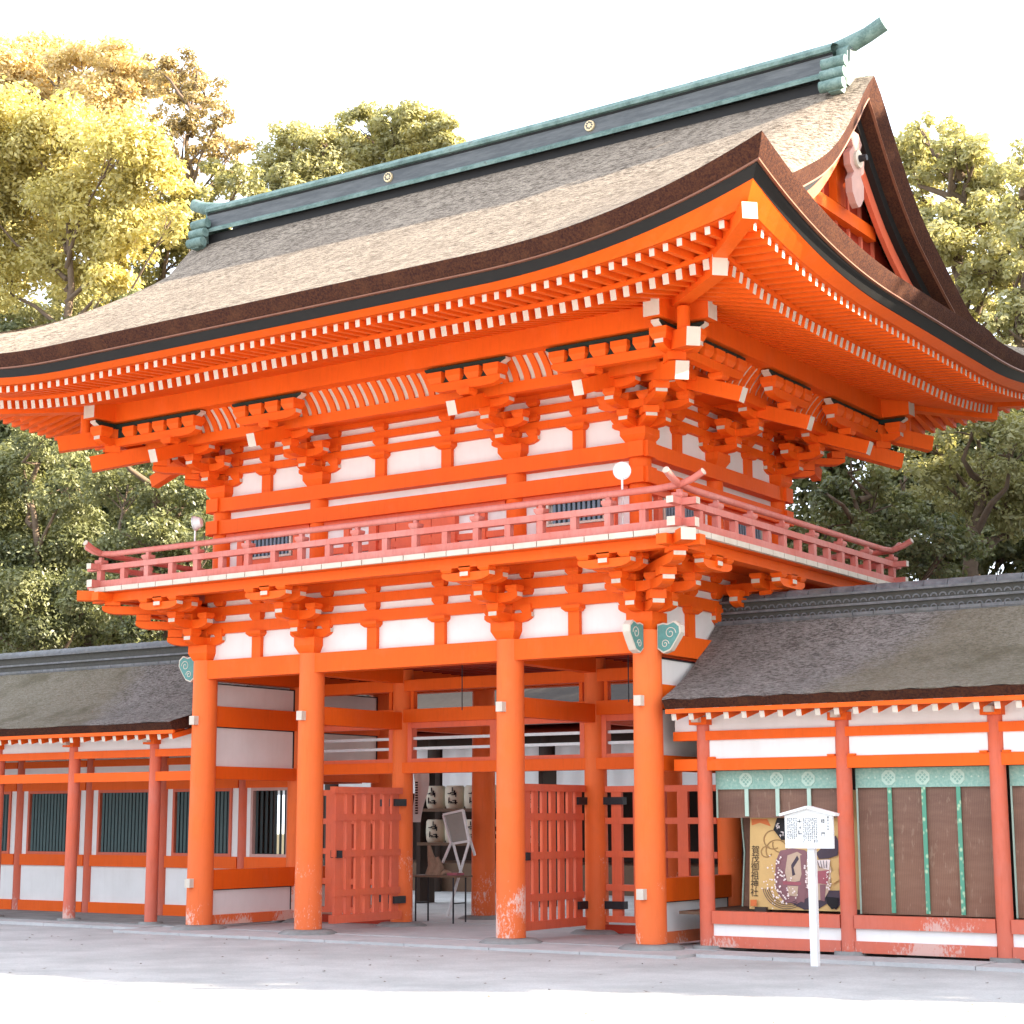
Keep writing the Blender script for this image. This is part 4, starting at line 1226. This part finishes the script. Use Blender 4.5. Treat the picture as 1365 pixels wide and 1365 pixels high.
# large painted votive board
YV = .62
vb = thing("votive_board", "large gold votive board painted with flowing robes and white blossom behind the notice board", "painted board", (5.9, YV, .40))
m = MB(); m.prism([(5.115, .44), (6.80, .44), (6.80, 1.92), (5.96, 2.02), (5.17, 1.92)], (0, YV + .03, 0), V((1, 0, 0)), V((0, 0, 1)), V((0, -1, 0)), .06, "gold_board"); vpanel = m.build("panel", vb)
m = MB()
for x in (5.22, 6.55): m.span((x, YV - .06, .40), (x + .16, YV + .12, .47), "dark_timber")
m.build("stand_foot", vb)
def uv(u, v):
    q = at(960 + .1612 * u, 1050 + .1612 * v, YV); return (q.x, q.z)
lay = [0]
def patch(pts, mat, name="painted_patch"):
    lay[0] += 1; m = MB()
    pr = [uv(*p) for p in pts]
    ar = sum(pr[i][0] * pr[(i + 1) % len(pr)][1] - pr[(i + 1) % len(pr)][0] * pr[i][1] for i in range(len(pr)))
    if ar < 0: pr = pr[::-1]
    m.prism(pr, (0, YV - .002 - .0012 * lay[0], 0), V((1, 0, 0)), V((0, 0, 1)), V((0, -1, 0)), .001, mat)
    m.build(name, vpanel)
def curl(cx, cy, r, w, a0, a1, mat):
    n = 22; o = [(cx + (r + w) * math.cos(R(a0 + (a1 - a0) * k / n)), cy + (r + w) * math.sin(R(a0 + (a1 - a0) * k / n))) for k in range(n + 1)]
    i = [(cx + r * math.cos(R(a0 + (a1 - a0) * k / n)), cy + r * math.sin(R(a0 + (a1 - a0) * k / n))) for k in range(n, -1, -1)]
    patch(o + i, mat, "painted_curl")
patch([(258, 258), (390, 258), (420, 320), (330, 290), (262, 312)], "seal_red")
curl(440, 430, 72, 10, 60, 330, "curl_brown"); curl(500, 470, 60, 9, 0, 200, "curl_brown"); curl(385, 530, 40, 8, 20, 300, "curl_brown"); curl(470, 520, 85, 8, 150, 340, "curl_brown")
patch([(640, 880), (760, 900), (880, 850), (990, 850), (1000, 960), (960, 1010), (900, 950), (820, 1000), (700, 1010), (600, 960)], "dark_violet")
patch([(500, 520), (600, 500), (700, 515), (760, 560), (720, 700), (740, 900), (640, 960), (540, 950), (470, 860), (455, 740), (465, 600)], "mauve")
patch([(560, 560), (640, 530), (690, 560), (680, 700), (660, 770), (560, 790), (540, 700)], "pale_robe")
patch([(590, 640), (640, 560), (655, 590), (610, 660), (625, 720), (600, 730)], "dark_violet")
patch([(520, 770), (700, 785), (700, 805), (525, 800)], "rose")
patch([(560, 810), (650, 815), (640, 900), (570, 890)], "pale_robe")
patch([(665, 560), (720, 545), (728, 740), (700, 950), (655, 935), (680, 740)], "mauve")
patch([(720, 600), (900, 590), (930, 700), (900, 860), (860, 930), (760, 930), (720, 760)], "pale_robe")
patch([(800, 540), (860, 480), (960, 395), (990, 460), (975, 560), (900, 585), (820, 590)], "dark_violet")
patch([(805, 600), (915, 595), (905, 680), (850, 665), (815, 640)], "blossom")
patch([(810, 690), (905, 680), (895, 800), (815, 790)], "rose")
patch([(830, 800), (880, 800), (870, 940), (835, 930)], "mauve")
patch([(920, 700), (980, 660), (995, 760), (930, 800)], "gold_board")
patch([(880, 900), (985, 910), (975, 990), (930, 1005), (890, 960)], "ink")
for k in range(4): curl(560, 800, 150 + 16 * k, 5, 60, 170, "dark_violet")
for k in range(4):
    patch([(808 + 26 * k, 602), (812 + 26 * k, 602), (836 + 18 * k, 664), (830 + 18 * k, 664)], "dark_violet", "painted_line")
rs2 = random.Random(11); bl = MB()
for k in range(150):
    q = rs2.random()
    if q < .62: u, v = rs2.gauss(500, 60), rs2.gauss(840, 75)
    elif q < .8: u, v = rs2.gauss(730, 12), rs2.uniform(560, 830)
    elif q < .92: u, v = rs2.gauss(905, 14), rs2.uniform(690, 840)
    else: u, v = rs2.uniform(390, 520), rs2.uniform(560, 760)
    if not 250 < u < 1000 or v > 1000: continue
    x, z = uv(u, v); r = rs2.uniform(.006, .014)
    bl.cyl((x, YV - .040, z), (x, YV - .0405 - .00003 * k, z), r, r, "blossom", 7)
bl.build("painted_blossom", vpanel)
patch([(480, 250), (600, 255), (600, 430), (515, 432), (450, 345)], "ink", "name_cartouche")
cz = MB(); rs = random.Random(5)
for (u, v) in ((490, 315), (520, 380)):
    for k in range(7):
        x, z = uv(u + rs.uniform(-14, 14), v + rs.uniform(-20, 20)); h = rs.random() < .5
        cz.span((x - (.016 if h else .004), YV - .047, z - (.004 if h else .016)), (x + (.016 if h else .004), YV - .045, z + (.004 if h else .016)), "blossom")
cz.build("cartouche_writing", vpanel)
for i, ch in enumerate("賀茂御祖神社"):
    x, z = uv(296 - i * 2, 520 + i * 70); text_mesh(ch, .118, "ink", (x, YV - .012, z), "lettering", vpanel)
patch([(260, 925), (312, 925), (312, 978), (260, 978)], "seal_red", "seal")

# ------------------------------------------------------------------ lamps on the balcony
def balcony_lamp(x, y, top, label, turn):
    l = thing("flood_lamp", label, "lamp", (x, y, 5.175), "lamps on the balcony")
    m = MB(); m.cyl((x, y, 5.16), (x, y, top), .016, .014, "white_enamel", 10); m.build("pole", l)
    m = MB(); d = V((math.sin(turn), -math.cos(turn), -.15)).normalized(); c = V((x, y, top + .08))
    m.cyl(c - d * .10, c, .07, .112, "white_enamel", 20); m.cyl(c, c + d * .02, .118, .118, "grey_metal", 20); h = m.build("lamp_head", l)
    m = MB(); m.cyl(c + d * .02, c + d * .028, .10, .09, "white_enamel", 20); m.build("lens", h)
balcony_lamp(4.28, -1.05, 5.95, "round white lamp facing the court, near the balcony corner above the green beam noses", .5)
balcony_lamp(-3.30, -1.05, 5.98, "white lamp on a thin pole turned sideways near the far balcony corner", -1.2)

# ------------------------------------------------------------------ things seen through the gateway
def folding_table():
    t_ = thing("folding_table", "small black legged table in the gateway with a driftwood ornament on it", "table", (-1.82, 3.3, -.06))
    m = MB(); m.span((-2.30, 3.08, .66), (-1.34, 3.52, .69), "old_timber"); m.build("tabletop", t_)
    for x in (-2.2, -1.44):
        for y in (3.13, 3.47):
            m = MB(); m.cyl((x, y, -.07), (x, y, .66), .014, .014, "black_iron", 8); m.build("leg", t_)
    for x in (-2.2, -1.44):
        m = MB(); m.cyl((x, 3.13, .25), (x, 3.47, .25), .01, .01, "black_iron", 8); m.build("brace", t_)
folding_table()
m = MB(); rs = random.Random(2)
m.tube([(-1.98, 3.3, .69), (-1.96, 3.3, .85), (-2.02, 3.29, 1.0), (-2.06, 3.3, 1.16)], [.13, .10, .055, .03], "driftwood", 9)
m.tube([(-1.90, 3.3, .69), (-1.84, 3.3, .83), (-1.88, 3.28, .98)], [.11, .07, .025], "driftwood", 9)
m.tube([(-1.78, 3.3, .69), (-1.72, 3.28, .74), (-1.6, 3.3, .73)], [.05, .05, .02], "driftwood", 8)
tag(m.build("driftwood_ornament"), "pointed brown driftwood ornament standing on the small table", "ornament")
m = MB(); m.span((-1.62, 3.2, .692), (-1.42, 3.4, .73), "rose"); tag(m.build("red_tray"), "flat reddish tray on the small table beside the driftwood ornament", "tray")
es = thing("display_easel", "white framed grey display panel tilted on a white easel behind the table", "easel", (-1.72, 3.75, -.06))
A = [at(592, 1086, 3.75), at(618, 1080, 3.75), at(626, 1121, 3.8), at(602, 1125, 3.8)]
m = MB(); m.add([A[0], A[1], A[2], A[3]] + [p + V((0, .02, 0)) for p in A], [(0, 1, 2, 3), (7, 6, 5, 4), (0, 4, 5, 1), (1, 5, 6, 2), (2, 6, 7, 3), (3, 7, 4, 0)], "screen_grey"); m.build("panel", es)
m = MB()
for k in range(4): m.beam(A[k] - V((0, .015, 0)), A[(k + 1) % 4] - V((0, .015, 0)), .035, .045, "white_enamel", up=(0, 1, 0))
m.build("frame", es)
for p0, p1 in ((at(602, 1122, 3.74), at(590, 1150, 3.6)), (at(604, 1124, 3.78), at(615, 1165, 3.78)), (at(626, 1120, 3.74), at(596, 1222, 3.5)), (at(625, 1114, 3.82), at(633, 1140, 4.0))):
    m = MB(); m.beam(p0, p1, .035, .03, "white_enamel", up=(0, 1, 0)); m.build("leg", es)
# white banner
m = MB(); rows = []
for j in range(9):
    f = j / 8; rows.append([at(551, 1030 + 66 * f, 4.9) + V((0, .05 * math.sin(f * 5), 0)), at(566 - 10 * max(0, f - .4) ** 1.2 * 1.6, 1030 + 66 * f, 4.9) + V((0, .09 + .05 * math.sin(f * 5 + 1), 0))])
m.grid(rows, "white_cloth"); bn = m.build("cloth_banner"); tag(bn, "white cloth banner with black writing hanging beside the open lattice door", "banner")
mk = MB()
for k in range(13):
    q = at(556.5, 1043 + k * 3.4, 4.88) + V((0, .0, 0))
    mk.span((q.x - .03, q.y - .03, q.z - .015), (q.x + .03, q.y - .027, q.z + .012), "ink")
mk.build("banner_writing", bn)
# barrels on a rack
rk = thing("barrel_rack", "dark timber rack of two shelves holding white barrels beyond the gateway", "rack", (-5.2, 9.2, GZ))
for z in (1.12, 1.80):
    m = MB(); m.span((-6.6, 8.95, z - .06), (-3.6, 9.55, z), "old_timber"); m.build("shelf", rk)
for x in (-6.6, -5.1, -3.6):
    m = MB(); m.span((x - .05, 9.0, GZ - .03), (x + .05, 9.5, 2.6), "dark_timber"); m.build("upright", rk)
m = MB(); m.span((-6.7, 8.8, 2.55), (-3.5, 9.7, 2.62), "dark_timber"); m.build("rack_roof", rk)
def barrel():
    m = MB(); pr = [(.17, 0), (.20, .06), (.21, .24), (.20, .42), (.17, .46)]; n = 20
    rows = [[V((r * math.cos(k * 2 * math.pi / n), r * math.sin(k * 2 * math.pi / n), z)) for k in range(n + 1)] for r, z in pr]
    m.grid(rows, "barrel_straw"); m.add([q for q in rows[-1][:-1]], [tuple(range(n))], "barrel_straw")
    b = m.build("straw_barrel", None, V((0, 0, 0)))
    w = MB(); rs = random.Random(9)
    for zc in (.33, .17):
        for k in range(8):
            an = rs.uniform(-.45, .45) - math.pi / 2 + .35; z = zc + rs.uniform(-.06, .06); rr = .216; hz = rs.random() < .5
            x, y = rr * math.cos(an), rr * math.sin(an)
            w.box((x, y, z), (.075 if hz else .018, .012, .018 if hz else .085), "ink", an + math.pi / 2)
    w.build("barrel_lettering", b)
    return b
b0 = barrel(); k = 0
ordn = ("first", "second", "third", "fourth", "fifth", "sixth")
for row, z in enumerate((1.80, 1.12)):
    for i in range(6):
        x = -6.3 + .48 * i
        if k == 0: b = b0
        else:
            b = b0.copy(); COL.objects.link(b)
            for ch in b0.children:
                c = ch.copy(); COL.objects.link(c); c.parent = b
        b.location = (x, 9.2, z); b.rotation_euler = (0, 0, .1 * ((k * 7) % 5 - 2))
        tag(b, "%s white straw barrel on the %s shelf, counted from the banner side" % (ordn[i], ("upper", "lower")[row]), "barrel", "straw barrels on the rack"); k += 1
# hall beyond
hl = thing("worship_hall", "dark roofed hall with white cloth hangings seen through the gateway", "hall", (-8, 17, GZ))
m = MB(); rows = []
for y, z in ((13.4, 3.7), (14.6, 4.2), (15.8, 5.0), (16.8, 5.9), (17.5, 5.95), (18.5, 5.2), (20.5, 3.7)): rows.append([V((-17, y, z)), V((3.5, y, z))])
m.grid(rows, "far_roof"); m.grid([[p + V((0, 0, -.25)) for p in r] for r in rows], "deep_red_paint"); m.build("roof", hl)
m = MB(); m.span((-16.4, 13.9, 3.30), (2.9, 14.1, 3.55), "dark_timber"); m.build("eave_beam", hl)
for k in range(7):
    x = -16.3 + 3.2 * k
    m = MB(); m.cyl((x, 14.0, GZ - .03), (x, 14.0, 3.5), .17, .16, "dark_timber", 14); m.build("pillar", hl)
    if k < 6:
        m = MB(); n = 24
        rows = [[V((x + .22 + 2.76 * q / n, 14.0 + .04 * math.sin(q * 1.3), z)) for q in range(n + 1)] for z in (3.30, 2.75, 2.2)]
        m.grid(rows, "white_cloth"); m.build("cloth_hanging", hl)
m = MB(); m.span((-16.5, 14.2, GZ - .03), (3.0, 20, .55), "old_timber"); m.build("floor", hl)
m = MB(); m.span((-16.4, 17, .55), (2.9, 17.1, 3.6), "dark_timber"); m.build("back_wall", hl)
# fallen leaves on the court
lf = MB(); rl = random.Random(21)
for k in range(150):
    x, y = rl.uniform(-6, 11), rl.uniform(-8.5, -.7); a = rl.uniform(0, 6.3); r = rl.uniform(.02, .045)
    lf.add([(x + r * math.cos(a + q * 1.57) * (1 if q % 2 else .5), y + r * math.sin(a + q * 1.57) * (1 if q % 2 else .5), GZ + .006 + .012 * (q % 2) * rl.random()) for q in range(4)], [(0, 1, 2, 3)], "trunk_bark")
lf.build("fallen_leaves", kind="stuff", label="scattered brown fallen leaves on the gravel court", category="leaves")
# thin rods hanging from the ceiling
for i, (px, y0) in enumerate(((616, .9), (838, .75))):
    p = at(px, 930, y0)
    m = MB(); m.cyl((p.x, y0, 4.0), (p.x, y0, 3.18), .008, .008, "black_iron", 6); o = m.build("hanging_rod")
    tag(o, ("thin black rod hanging over the wide middle opening of the gateway", "thin black rod hanging over the narrow bay beside the gallery with blinds")[i], "rod", "rods hanging in the gateway")

# ------------------------------------------------------------------ trees
def make_tree(name, label, cat, base, blobs, leafm, per_m2, size, group, trunk_r=.25, bark="trunk_bark", seed=1, clump=.42, limb_n=1, droop=0.0, spread=.62):
    """blobs: (centre, radius) in metres. Crown = leaf clumps over the blobs, trunk and limbs reach every blob"""
    g = np.random.default_rng(seed)
    bz = V(base)
    root = thing(name, label, cat, base, group)
    cen = sum((V(c) for c, r in blobs), V((0, 0, 0))) / len(blobs)
    zmin = min(c[2] - r * .6 for c, r in blobs)
    fork = V((bz.x + (cen.x - bz.x) * .35, bz.y + (cen.y - bz.y) * .35, max(bz.z + 1.5, min(zmin, bz.z + (cen.z - bz.z) * .55))))
    tm = MB(); n = 9
    pts = [bz + (fork - bz) * (k / 6) + V((.10 * math.sin(k * 1.9 + seed), .10 * math.cos(k * 1.3 + seed), 0)) * (1 if 0 < k < 6 else 0) for k in range(7)]
    tm.tube(pts, [trunk_r * (1.35 if k == 0 else 1.08 - .06 * k) for k in range(7)], bark, n)
    zmx = max(c[2] for c, r in blobs)
    apex = V((cen.x, cen.y, zmin + (zmx - zmin) * .85))
    if apex.z > fork.z + .5:
        up_ = [fork + (apex - fork) * (k / 5) + V((.12 * math.sin(k * 2.1 + seed), .12 * math.cos(k * 1.7 + seed), 0)) for k in range(6)]
        up_[0] = fork - V((0, 0, .05))
        tm.tube(up_, [trunk_r * (.74 - .125 * k) for k in range(6)], bark, n)
    trunk = tm.build("trunk", root)
    lm = MB(); P_, N_ = [], []
    Ls = []
    for c, r in blobs:
        c = V(c)
        hd = math.hypot(c.x - cen.x, c.y - cen.y)
        zs = min(max(c.z - .85 * hd - .3, fork.z), apex.z)
        st = fork + (apex - fork) * ((zs - fork.z) / max(.01, apex.z - fork.z)) if apex.z > fork.z + .5 else V(fork)
        mid = st + (c - st) * .5 + V((g.normal(0, .25), g.normal(0, .25), -.06 * (c - st).length + g.normal(0, .1)))
        q1 = st + (mid - st) * .5 + V((g.normal(0, .1), g.normal(0, .1), g.normal(0, .1)))
        r0 = trunk_r * .26
        lm.tube([st - V((0, 0, .05)), q1, mid, c], [r0, r0 * .8, r0 * .55, r0 * .22], bark, 7)
        nc = max(9, int(40 * (r / 1.6) ** 1.4))
        for k in range(nc):
            d = g.normal(size=3); d /= np.linalg.norm(d)
            rr = r * (.45 + .55 * g.random() ** .5)
            cc = np.array(c) + d * rr * np.array([1, 1, .85]); cr = r * clump * g.uniform(.6, 1.15)
            if k % 3 == 0:
                e = V(cc); m2 = c + (e - c) * .5 + V((g.normal(0, .08), g.normal(0, .08), g.normal(0, .08)))
                lm.tube([mid + (c - mid) * g.uniform(.3, 1.0), m2, e], [r0 * .3, r0 * .2, .010], bark, 5)
            m = max(30, int(per_m2 * (3.6 if per_m2 > 40 else 1.75) * cr * cr * 3.1))
            u = g.normal(size=(m, 3)); u /= np.linalg.norm(u, axis=1)[:, None]
            rad = cr * (1 - g.random(m) ** 2 * spread)
            p = cc + u * rad[:, None] * np.array([1.15, 1.15, .72])
            p[:, 2] -= droop * cr * g.random(m) ** 2
            nr = u + np.array([0, 0, .55]) + g.normal(0, .55, (m, 3))
            P_.append(p); N_.append(nr / np.linalg.norm(nr, axis=1)[:, None])
    lm.build("limb", root)
    p = np.concatenate(P_); nr = np.concatenate(N_); m = len(p)
    a = np.cross(nr, g.normal(size=(m, 3))); a /= np.linalg.norm(a, axis=1)[:, None]; b = np.cross(nr, a)
    if per_m2 > 40: size *= .78
    L = size * g.uniform(.6, 1.35, m)[:, None]; W = L * g.uniform(.38, .62, m)[:, None]
    org = np.array(bz)
    q = np.stack([p - a * L * .5, p + b * W * .5 - nr * L * .06, p + a * L * .5 - nr * L * .12, p - b * W * .5 - nr * L * .06], 1) - org
    me = bpy.data.meshes.new("crown"); me.vertices.add(m * 4); me.loops.add(m * 4); me.polygons.add(m)
    me.vertices.foreach_set("co", q.reshape(-1).astype(np.float32))
    me.loops.foreach_set("vertex_index", np.arange(m * 4, dtype=np.int32))
    me.polygons.foreach_set("loop_start", np.arange(0, m * 4, 4, dtype=np.int32))
    me.polygons.foreach_set("loop_total", np.full(m, 4, dtype=np.int32))
    me.materials.append(M[leafm]); me.update(calc_edges=True)
    o = bpy.data.objects.new("crown", me); COL.objects.link(o); o.parent = root
    return root

def pxblobs(lst, y, jit=.5, seed=0):
    g = random.Random(seed + int(y * 10)); out = []
    for px, py, r in lst:
        yy = y + g.uniform(-1, 1) * jit; c = at(px, py, yy)
        out.append((tuple(c), r * (c - CAM).dot(_fw) / F_PX))
    return out
def ground_at(px, y): q = at(px, 1100, y); return (q.x, q.y, GZ - .05)
BG = "trees behind the shrine"
make_tree("broadleaf_tree", "large bright yellow tree with drooping foliage and many pale stems behind the gate roof", "tree", ground_at(70, 16),
          pxblobs([(10, 175, 65), (85, 175, 60), (160, 195, 60), (205, 250, 50), (40, 255, 70), (120, 270, 65), (185, 310, 50), (20, 330, 60), (95, 345, 55), (150, 370, 40), (230, 290, 30), (-60, 230, 80), (-50, 360, 70)], 16, 1.5), "yellow_leaf", 62, .23, BG, .30, "trunk_bark", 1, .42, droop=.5)
make_tree("broadleaf_tree", "airy pale orange tree rising behind the bright yellow tree", "tree", ground_at(60, 26),
          pxblobs([(10, 85, 42), (60, 75, 35), (110, 95, 40), (155, 85, 38), (190, 115, 35), (40, 130, 45), (130, 140, 40), (-40, 110, 60)], 26, 1.5), "orange_leaf", 60, .26, BG, .35, "trunk_bark", 2, .46)
make_tree("conifer_tree", "tall brown orange tree with dark branches beside the copper ridge end", "tree", ground_at(222, 21),
          pxblobs([(205, 88, 24), (240, 92, 28), (272, 118, 28), (225, 125, 28), (255, 145, 30), (295, 150, 22), (285, 185, 28), (318, 190, 20), (245, 185, 28), (300, 218, 22), (262, 215, 24), (215, 165, 22), (225, 225, 22)], 21, 1.0), "brown_leaf", 120, .19, BG, .30, "trunk_bark", 3, .40)
make_tree("broadleaf_tree", "shaded green tree at the foot of the tall brown orange tree", "tree", ground_at(240, 19),
          pxblobs([(245, 265, 40), (215, 300, 35), (285, 240, 28), (320, 240, 28), (230, 350, 45), (180, 390, 40), (270, 310, 40), (340, 255, 24), (20, 425, 42), (90, 415, 42), (155, 405, 38)], 19, 1.2), "olive_leaf", 110, .21, BG, .30, "trunk_bark", 4, .42)
make_tree("broadleaf_tree", "small rounded olive tree behind the ridge, nearest the brown orange tree", "tree", ground_at(400, 29),
          pxblobs([(395, 190, 32), (368, 215, 32), (425, 215, 40), (350, 248, 30), (405, 248, 40), (450, 225, 32), (435, 190, 24), (400, 320, 55), (430, 420, 65), (375, 510, 65)], 29, 1.0), "gold_green_leaf", 100, .24, BG, .30, "trunk_bark", 5, .42)
make_tree("broadleaf_tree", "broad olive tree behind the ridge between its two gilt crests", "tree", ground_at(530, 31),
          pxblobs([(480, 172, 34), (520, 162, 30), (555, 168, 36), (588, 178, 26), (460, 200, 34), (515, 205, 44), (600, 205, 26), (560, 215, 40), (530, 310, 60), (500, 420, 65), (570, 520, 70)], 31, 1.0), "gold_green_leaf", 100, .25, BG, .32, "trunk_bark", 6, .42)
make_tree("evergreen_tree", "dark green tree behind the gallery with barred windows, far out from the gate", "tree", ground_at(60, 10.5),
          pxblobs([(30, 650, 60), (95, 640, 50), (0, 730, 65), (80, 730, 65), (40, 810, 70), (115, 800, 55), (-50, 680, 70), (-40, 800, 80), (60, 580, 40)], 10.5, .8), "green_leaf", 170, .15, BG, .30, "trunk_bark", 7, .40)
make_tree("evergreen_tree", "yellow tipped dark green tree behind the balcony lamp facing sideways", "tree", ground_at(200, 9.5),
          pxblobs([(170, 650, 55), (225, 680, 55), (265, 640, 40), (190, 740, 60), (250, 750, 50), (150, 800, 55), (220, 820, 60), (280, 720, 40), (150, 580, 40), (215, 600, 36)], 9.5, .8), "green_leaf", 170, .15, BG, .30, "trunk_bark", 8, .40)
make_tree("evergreen_tree", "deep shaded evergreen behind the two green trees beyond the barred windows", "tree", ground_at(120, 15),
          pxblobs([(20, 480, 60), (110, 460, 55), (190, 430, 40), (20, 560, 80), (120, 560, 80), (220, 600, 80), (60, 700, 90), (170, 720, 90), (270, 720, 80), (100, 830, 90), (0, 830, 80), (240, 840, 80)], 15, .8), "green_leaf", 90, .24, BG, .40, "trunk_bark", 9, .45)
make_tree("broadleaf_tree", "tall sunlit yellow green tree rising beside the roof gable", "tree", ground_at(1300, 21),
          pxblobs([(1205, 205, 38), (1250, 190, 40), (1215, 255, 42), (1270, 240, 42), (1300, 215, 36), (1250, 305, 48), (1305, 290, 42), (1340, 330, 45), (1290, 355, 46), (1320, 270, 42), (1370, 380, 45), (1250, 360, 46), (1225, 310, 44), (1280, 195, 34), (1230, 175, 26), (1330, 240, 36), (1275, 400, 36), (1320, 395, 42), (1365, 300, 40), (1350, 440, 34), (1300, 440, 30)], 21, 1.3), "gold_green_leaf", 110, .21, BG, .40, "trunk_bark", 10, .42)
make_tree("broadleaf_tree", "yellow green tree with bare dark branches, standing beyond the tall one by the gable", "tree", ground_at(1385, 18),
          pxblobs([(1360, 220, 38), (1400, 260, 50), (1360, 290, 40), (1345, 440, 28), (1390, 400, 50), (1400, 330, 50), (1320, 430, 22), (1365, 350, 25)], 18, 1.0), "gold_green_leaf", 95, .20, BG, .35, "trunk_bark", 11, .42)
make_tree("evergreen_tree", "sunlit bushy tree behind the gallery with blinds, under the gate eaves", "tree", ground_at(1290, 11.5),
          pxblobs([(1240, 590, 48), (1300, 570, 50), (1350, 600, 55), (1200, 640, 50), (1270, 650, 55), (1340, 670, 55), (1400, 640, 60), (1380, 560, 40)], 11.5, .8), "olive_leaf", 170, .15, BG, .30, "trunk_bark", 12, .40)
make_tree("evergreen_tree", "dark green tree close behind the balcony corner above the gallery with blinds", "tree", ground_at(1130, 9.5),
          pxblobs([(1090, 650, 36), (1130, 630, 42), (1170, 670, 50), (1110, 700, 45), (1200, 730, 55), (1150, 740, 50), (1260, 740, 55), (1075, 720, 40)], 9.5, .7), "green_leaf", 170, .15, BG, .28, "trunk_bark", 13, .40)
make_tree("evergreen_tree", "deep shaded evergreen behind the sunlit bushy tree and the tiled gallery ridge", "tree", ground_at(1250, 16),
          pxblobs([(1100, 620, 60), (1200, 580, 80), (1300, 560, 80), (1380, 600, 80), (1130, 720, 80), (1250, 700, 90), (1360, 720, 90), (1420, 700, 90)], 16, .8), "green_leaf", 90, .24, BG, .40, "trunk_bark", 14, .45)
# tall trees of the grove east of the gallery, whose shade lies on the gallery and the court
for i, (x, y, zt, r) in enumerate(((20.5, 5.2, 12.0, 3.6), (21.8, 11.6, 18.0, 4.3), (27.0, 11.0, 16.5, 4.2), (20.5, 17.5, 15, 4.2), (27.0, 16.0, 18, 4.6), (16.6, 3.5, 9.5, 3.0), (27, 23.0, 18, 4.6), (20.5, 24, 15, 4.2))):
    g = random.Random(40 + i); bl = []
    for k in range(16):
        f = (k + .5) / 16; rr = r * (.75 + .3 * math.sin(math.pi * f)); an = k * 2.4
        bl.append(((x + rr * .45 * math.cos(an), y + rr * .45 * math.sin(an), 2.2 + (zt - 3.2) * f), rr * .62))
    make_tree("evergreen_tree", "tall evergreen of the grove beyond the far end of the gallery with blinds", "tree", (x, y, GZ - .05), bl, "green_leaf", 22, .5, "grove trees east of the gallery", .4, "trunk_bark", 50 + i, .45)
